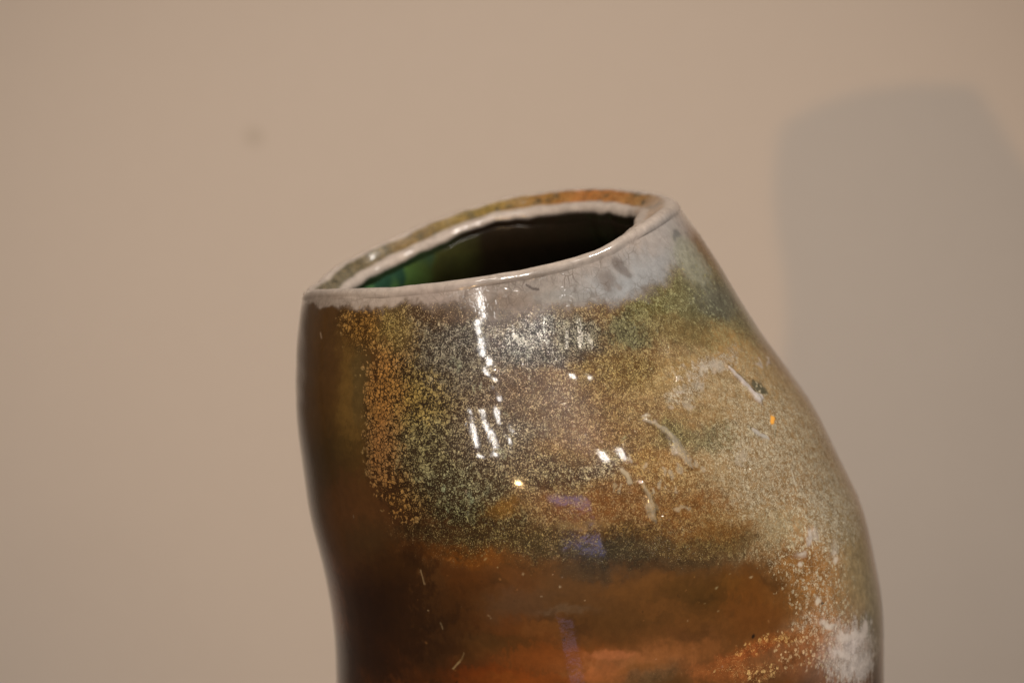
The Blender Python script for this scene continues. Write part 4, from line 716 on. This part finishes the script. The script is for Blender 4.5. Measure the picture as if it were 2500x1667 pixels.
    ('e', 0.8, 1, 0.4206757648850691, (38, 23, 12), None, None, None, None, 0, 0, (0.42918, 0.12765, 2630.0, 2510.0, 4196.0, -4758.0)),
    ('e', 0.8, 1, 0.6778702734751236, (37, 22, 8), None, None, None, None, 0, 0, (0.35436, 0.11939, 762.8, 1517.0, 3304.0, -2721.0)),
    ('e', 0.8, 1, 0.5058792471882313, (36, 23, 11), None, None, None, None, 0, 0, (0.42206, 0.14666, 3478.0, -1183.0, -782.5, -5043.0)),
    ('e', 0.8, 1, 0.5461585673929972, (159, 133, 100), None, None, None, None, 0, 0, (0.40552, 0.15263, 7241.0, -3289.0, -1559.0, -8492.0)),
    ('e', 0.8, 1, 0.30431209235921225, (33, 22, 9), None, None, None, None, 0, 0, (0.43097, 0.14915, 6818.0, 3045.0, 2952.0, -6293.0)),
    ('e', 0.8, 1, 0.5271914030503774, (157, 108, 64), None, None, None, None, 0, 0, (0.37956, 0.1494, 4695.0, -334.1, 1733.0, -7071.0)),
    ('e', 0.8, 1, 0.4545692143742854, (188, 157, 120), None, None, None, None, 0, 0, (0.45922, 0.12761, 3640.0, -2108.0, -1646.0, -4130.0)),
    ('e', 0.8, 1, 0.3234181297706911, (154, 107, 62), None, None, None, None, 0, 0, (0.45413, 0.13997, 1664.0, -671.6, -1085.0, -3902.0)),
    ('e', 0.8, 1, 0.4932970513555751, (39, 25, 13), None, None, None, None, 0, 0, (0.45463, 0.13843, 2957.0, 268.5, 80.89, -5575.0)),
    ('e', 0.8, 1, 0.5343231858097732, (175, 144, 99), None, None, None, None, 0, 0, (0.37447, 0.12077, 1356.0, 2239.0, 4525.0, -3281.0)),
    ('e', 0.8, 1, 0.3200632857732373, (38, 23, 11), None, None, None, None, 0, 0, (0.41773, 0.14409, 6262.0, 980.5, 1588.0, -5098.0)),
    ('e', 0.8, 1, 0.4003691434060575, (40, 25, 14), None, None, None, None, 0, 0, (0.45616, 0.11469, 3632.0, 462.3, -1071.0, -8564.0)),
    ('e', 0.8, 1, 0.6915283172129177, (164, 137, 99), None, None, None, None, 0, 0, (0.43606, 0.15729, 2471.0, -5306.0, -6717.0, -3407.0)),
    ('e', 0.8, 1, 0.6444516511322728, (176, 149, 111), None, None, None, None, 0, 0, (0.43631, 0.13366, 5205.0, -669.8, -526.9, -8586.0)),
    ('e', 0.8, 1, 0.40485176336644035, (142, 96, 54), None, None, None, None, 0, 0, (0.39126, 0.15488, 7535.0, -772.8, 1403.0, -7168.0)),
    ('e', 0.8, 1, 0.5937138829495656, (38, 24, 11), None, None, None, None, 0, 0, (0.41239, 0.14399, 1607.0, -3327.0, -4271.0, -1372.0)),
    ('e', 0.8, 1, 0.40990208766314934, (38, 23, 10), None, None, None, None, 0, 0, (0.37905, 0.15595, 2484.0, -1342.0, -784.9, -4122.0)),
    ('e', 0.8, 1, 0.37592617855040933, (184, 153, 118), None, None, None, None, 0, 0, (0.41239, 0.13073, 4908.0, 1344.0, 2042.0, -4833.0)),
    ('e', 0.8, 1, 0.30379031381290983, (175, 143, 96), None, None, None, None, 0, 0, (0.37192, 0.11824, 1049.0, 1683.0, 3734.0, -2756.0)),
    ('e', 0.8, 1, 0.6651545514949562, (171, 140, 98), None, None, None, None, 0, 0, (0.38236, 0.15957, 8397.0, 2182.0, 4872.0, -10350.0)),
    ('e', 0.8, 1, 0.43748020975114627, (38, 23, 9), None, None, None, None, 0, 0, (0.36861, 0.14989, 2708.0, 233.6, 1657.0, -4294.0)),
    ('e', 0.8, 1, 0.6351957403682202, (151, 102, 60), None, None, None, None, 0, 0, (0.42613, 0.12479, 7484.0, -7656.0, -6110.0, -6235.0)),
    ('e', 0.8, 1, 0.5614630783687351, (165, 142, 98), None, None, None, None, 0, 0, (0.43224, 0.14105, 3080.0, 1942.0, 2529.0, -4221.0)),
    ('e', 0.8, 1, 0.5615225653924361, (41, 26, 14), None, None, None, None, 0, 0, (0.46202, 0.14098, 862.6, -2919.0, -3649.0, -2494.0)),
    ('e', 0.8, 1, 0.4939427429893633, (152, 103, 58), None, None, None, None, 0, 0, (0.41162, 0.14203, 4979.0, -450.7, 691.1, -6949.0)),
    ('e', 0.8, 1, 0.5414875927022365, (143, 99, 54), None, None, None, None, 0, 0, (0.4246, 0.14817, 5046.0, 2011.0, 2227.0, -4677.0)),
    ('e', 0.8, 1, 0.4431206573762392, (174, 145, 107), None, None, None, None, 0, 0, (0.42359, 0.13978, 2590.0, -3623.0, -3637.0, -2489.0)),
    ('e', 0.8, 1, 0.6653501191115438, (139, 98, 51), None, None, None, None, 0, 0, (0.42842, 0.14491, 4950.0, -2083.0, -2130.0, -8210.0)),
    ('e', 0.8, 1, 0.6578909650926769, (154, 105, 61), None, None, None, None, 0, 0, (0.39355, 0.12765, 6343.0, 121.7, 1725.0, -6999.0)),
    ('e', 0.8, 1, 0.6184521263687623, (41, 26, 15), None, None, None, None, 0, 0, (0.37727, 0.1455, 5368.0, -133.4, 2018.0, -6769.0)),
    ('e', 0.8, 1, 0.37063687768500936, (162, 140, 95), None, None, None, None, 0, 0, (0.42969, 0.1446, 6461.0, -3066.0, -1872.0, -5960.0)),
    ('e', 0.8, 1, 0.3634736793263629, (151, 102, 60), None, None, None, None, 0, 0, (0.4274, 0.12271, 9309.0, -1664.0, -1056.0, -6907.0)),
    ('e', 0.8, 1, 0.6152251498265717, (35, 21, 10), None, None, None, None, 0, 0, (0.38643, 0.16005, 3608.0, -1689.0, -547.3, -4491.0)),
    ('e', 0.8, 1, 0.5614153687473473, (148, 99, 50), None, None, None, None, 0, 0, (0.36098, 0.15538, 1218.0, 1666.0, 3753.0, -4071.0)),
    ('e', 0.8, 1, 0.43526729573222783, (147, 98, 48), None, None, None, None, 0, 0, (0.35436, 0.12254, 3274.0, -505.6, 1299.0, -5990.0)),
    ('e', 1.0, 1.3, 0.8, (54, 40, 16), (134, 120, 72), 0.5, 0.05, None, 0, 0.4, (0.38134, 0.16138, 53.87, -18.16, 5.221, -327.4)),
    ('e', 0.8, 1.3, 0.7, (44, 31, 13), (130, 114, 70), 0.4, 0.05, None, 0, 0.4, (0.3592, 0.16194, 65.12, -24.67, 17.47, -375.1)),
    ('e', 1.0, 1.3, 0.8, (46, 39, 24), (99, 89, 60), 0.45, None, None, 0, 0.4, (0.4101, 0.16037, 54.81, -17.06, 0.1523, -337.3)),
    ('e', 1.0, 1.3, 0.7, (76, 55, 27), (128, 106, 62), 0.65, 0.14, None, 0, 0.4, (0.43784, 0.15898, 55.46, -18.58, -13.92, -400.7)),
    ('e', 0.8, 1.3, 0.7, (124, 103, 71), (199, 190, 168), 0.75, 0.45, None, 0, 0.6, (0.49485, 0.15682, 47.68, -24.61, -14.53, -93.87)),
]
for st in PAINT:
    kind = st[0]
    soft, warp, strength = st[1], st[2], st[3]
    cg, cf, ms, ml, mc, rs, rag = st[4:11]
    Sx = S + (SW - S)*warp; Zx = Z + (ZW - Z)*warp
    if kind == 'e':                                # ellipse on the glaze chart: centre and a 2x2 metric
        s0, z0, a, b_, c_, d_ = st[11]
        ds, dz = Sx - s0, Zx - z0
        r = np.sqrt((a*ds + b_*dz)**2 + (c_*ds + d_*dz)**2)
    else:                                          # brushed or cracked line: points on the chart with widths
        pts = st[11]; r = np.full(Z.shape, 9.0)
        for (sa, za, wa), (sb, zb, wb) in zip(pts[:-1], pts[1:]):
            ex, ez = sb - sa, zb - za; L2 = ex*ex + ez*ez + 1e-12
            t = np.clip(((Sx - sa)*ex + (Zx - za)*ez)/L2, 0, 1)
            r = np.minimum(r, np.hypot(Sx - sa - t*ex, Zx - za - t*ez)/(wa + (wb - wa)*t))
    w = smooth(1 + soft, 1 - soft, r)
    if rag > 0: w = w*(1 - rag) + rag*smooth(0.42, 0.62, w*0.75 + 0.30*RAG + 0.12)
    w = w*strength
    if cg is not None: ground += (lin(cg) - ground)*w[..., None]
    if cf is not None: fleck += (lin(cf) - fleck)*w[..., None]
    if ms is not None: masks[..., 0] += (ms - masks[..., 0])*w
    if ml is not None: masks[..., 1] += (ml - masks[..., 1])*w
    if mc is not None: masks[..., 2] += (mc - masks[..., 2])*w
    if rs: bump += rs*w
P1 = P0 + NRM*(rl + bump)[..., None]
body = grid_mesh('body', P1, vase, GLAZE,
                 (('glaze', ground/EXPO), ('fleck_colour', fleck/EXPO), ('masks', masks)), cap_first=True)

# lip: from the outer edge inwards and down to the inner ridge (mm inwards, mm down)
PROF = np.array([(0.0, 2.6), (0.13, 1.7), (0.6, 0.75), (1.3, 0.18), (2.0, 0.0), (2.7, 0.25), (3.4, 0.9), (4.2, 1.8), (5.2, 2.9), (6.1, 3.6), (6.9, 3.9), (7.7, 4.3), (8.3, 5.1), (8.5, 6.1), (8.2, 7.5), (7.7, 9.0)])*0.001
NL = 44
tk = np.concatenate([[0], np.cumsum(np.hypot(*np.diff(PROF, axis=0).T))]); tk /= tk[-1]
tq = np.linspace(0, 1, NL)
pin, pdn = pchip(tk, PROF[:, 0])(tq), pchip(tk, PROF[:, 1])(tq)
E = P1[-1]                                         # top ring of the body
cen = E.mean(0)
tang = np.roll(E, -2, 0) - np.roll(E, 2, 0); tang[:, 2] = 0
inw = np.stack([-tang[:, 1], tang[:, 0], 0*tang[:, 0]], -1); inw /= np.linalg.norm(inw, axis=1, keepdims=True)
wob = (1 + 0.55*np.exp(-((np.mod(UC + math.pi, 2*math.pi) - math.pi + 0.1)/0.5)**2) + 0.10*perlin(np.stack([np.cos(UC)*2.2, np.sin(UC)*2.2, 0*UC + 3], -1)) + 0.05*perlin(np.stack([np.cos(UC)*7, np.sin(UC)*7, 0*UC + 1], -1)))
dwob = (1 + 0.16*perlin(np.stack([np.cos(UC)*2.6, np.sin(UC)*2.6, 0*UC + 8], -1)) + 0.10*perlin(np.stack([np.cos(UC)*8, np.sin(UC)*8, 0*UC + 5], -1)))
LP = E[None] + inw[None]*(pin[:, None]*wob)[..., None]
LP[..., 2] = E[None, :, 2] + TOP - pdn[:, None]*(1 + (dwob - 1)*(smooth(0.0014, 0.0030, pdn)*(tq > 0.3))[:, None])
LP[0] = E
nL = grid_normals(LP)
LP[1:] += nL[1:]*(0.00010*perlin(LP[1:]*260 + 2.0) + 0.00018*perlin(LP[1:]*120 + 2.0) + 0.00028*perlin(LP[1:]*50 + 6.0))[..., None]
deg = np.degrees(UC)[None]*np.ones((NL, 1))
T = tq[:, None]*np.ones((1, NU))
tw = T + 0.055*fbm(LP*160, 3)
T_LIP = (0.03, 0.20)
edge = ground[-1]                                  # the lip carries on the colour of the glaze that meets it
edge = sum(np.roll(edge, k, 0) for k in range(-14, 15))/29
lg = np.empty(LP.shape); lg[:] = lin((164, 150, 138))
eb = smooth(T_LIP[1], T_LIP[0], T)[..., None]
lg = lg*(1 - eb) + edge[None]*eb
lg = lg*(0.97 + 0.16*fbm(LP*140 + 5, 3) + 0.10*perlin(LP*600))[..., None]
T_out, T_in, T_deep = (float(np.interp(v, np.arange(NL), tq)) for v in (np.argmax(pin > 0.0027), np.argmax(pin > 0.0061), np.argmax((pdn > 0.0058))))
mid = smooth(T_out - 0.02, T_out + 0.06, tw)*smooth(T_in + 0.03, T_in - 0.05, tw)
# the glaze in the hollow of the lip: grey green on the left, olive, then orange towards the right
def hue(d, stops):
    xs = [s[0] for s in stops]; cs = np.array([lin(s[1]) for s in stops])
    return np.stack([np.interp(d, xs, cs[:, k]) for k in range(3)], -1)
wd = deg + 14*fbm(LP*120 + 3, 3)
hc = hue(wd, [(0, (146, 118, 88)), (25, (136, 100, 60)), (45, (130, 84, 44)), (62, (136, 86, 44)), (78, (116, 84, 40)), (100, (112, 92, 44)), (125, (98, 78, 46)), (150, (84, 76, 58)), (180, (110, 100, 84)), (215, (120, 96, 64)), (270, (120, 90, 54)), (330, (140, 106, 66)), (360, (150, 112, 70))])
spotty = smooth(0.05, 0.35, fbm(LP*np.array([260, 260, 260.0]) + 7, 3))*0.75
hc = hc*(1 - spotty[..., None]) + lin((58, 54, 40))*spotty[..., None]
mid = mid*(0.45 + 0.55*smooth(8, 30, deg)*smooth(350, 300, deg))
lg = lg*(1 - mid[..., None]) + hc*mid[..., None]
# dark iron smudge on the outer edge at the back
sm = np.exp(-((deg - 62)/5.0)**2)*smooth(T_out + 0.03, T_out - 0.12, T)*smooth(-0.1, 0.25, fbm(LP*330, 2))
lg = lg*(1 - sm[..., None]) + lin((52, 60, 52))*sm[..., None]
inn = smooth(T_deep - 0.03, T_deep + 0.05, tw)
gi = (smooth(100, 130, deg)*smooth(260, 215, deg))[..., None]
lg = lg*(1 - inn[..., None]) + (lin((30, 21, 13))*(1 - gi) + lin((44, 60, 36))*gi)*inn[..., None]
lf = np.empty(LP.shape); lf[:] = lin((190, 160, 110))
lm = np.zeros(LP.shape); lm[..., 0] = 0.30*mid; lm[..., 2] = 0.35*(1 - mid)*(1 - inn)
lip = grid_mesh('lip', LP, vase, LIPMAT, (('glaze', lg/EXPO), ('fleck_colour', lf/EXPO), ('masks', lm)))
tag(lip, 'pale rounded lip with an orange brown glazed hollow')

# inside wall, from the ridge down into the belly
NI = 130
ti = np.linspace(0, 1, NI)**1.5
e0 = LP[-1]
bot = 0.012
zi = e0[None, :, 2]*(1 - ti[:, None]) + bot*ti[:, None]
full = body_point(np.broadcast_to(UC, zi.shape), zi)
fc = np.stack([full[..., 0].mean(1), 0*full[..., 0].mean(1)], -1)[:, None]
insd = full.copy()
dirv = full[..., :2] - fc; rr = np.linalg.norm(dirv, axis=-1, keepdims=True)
insd[..., :2] = full[..., :2] - dirv/rr*0.0068
bl = smooth(0.0, 0.10, ti)[:, None, None]
start = np.concatenate([np.broadcast_to(e0[None, :, :2], insd[..., :2].shape), zi[..., None]], -1)
IP = start*(1 - bl) + insd*bl; IP[..., 2] = zi; IP[0] = e0
IP[1:-1] += (0.0004*perlin(IP[1:-1]*40))[..., None]*np.array([1, 1, 0.0])
degi = np.degrees(UC)[None]*np.ones((NI, 1)); dep = e0[None, :, 2] - zi
wi = degi + 16*fbm(IP*55 + 2, 3)
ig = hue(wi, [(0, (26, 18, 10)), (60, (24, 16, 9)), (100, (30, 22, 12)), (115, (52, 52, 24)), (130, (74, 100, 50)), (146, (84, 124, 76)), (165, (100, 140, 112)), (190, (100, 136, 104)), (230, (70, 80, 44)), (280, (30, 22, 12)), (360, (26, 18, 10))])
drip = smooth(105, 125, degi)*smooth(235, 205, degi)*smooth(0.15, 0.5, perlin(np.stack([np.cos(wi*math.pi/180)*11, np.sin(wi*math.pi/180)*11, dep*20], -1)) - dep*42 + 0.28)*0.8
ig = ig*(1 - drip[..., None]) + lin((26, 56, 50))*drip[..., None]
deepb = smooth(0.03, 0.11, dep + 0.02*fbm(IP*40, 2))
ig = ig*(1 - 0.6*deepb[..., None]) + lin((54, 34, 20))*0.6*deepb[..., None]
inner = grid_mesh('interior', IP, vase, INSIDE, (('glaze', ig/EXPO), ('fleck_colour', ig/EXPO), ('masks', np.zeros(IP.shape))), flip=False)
# close the inside floor
nvv = IP[-1]
fl = np.stack([nvv*(1 - s) + nvv.mean(0)*s for s in (0.0, 0.5, 0.999)])
tag(inner, 'dark interior with a run of green glaze')
base_in = grid_mesh('interior_floor', fl, inner, INSIDE, (('glaze', np.full(fl.shape, 0.03)), ('fleck_colour', np.full(fl.shape, 0.03)), ('masks', np.zeros(fl.shape))), flip=False)
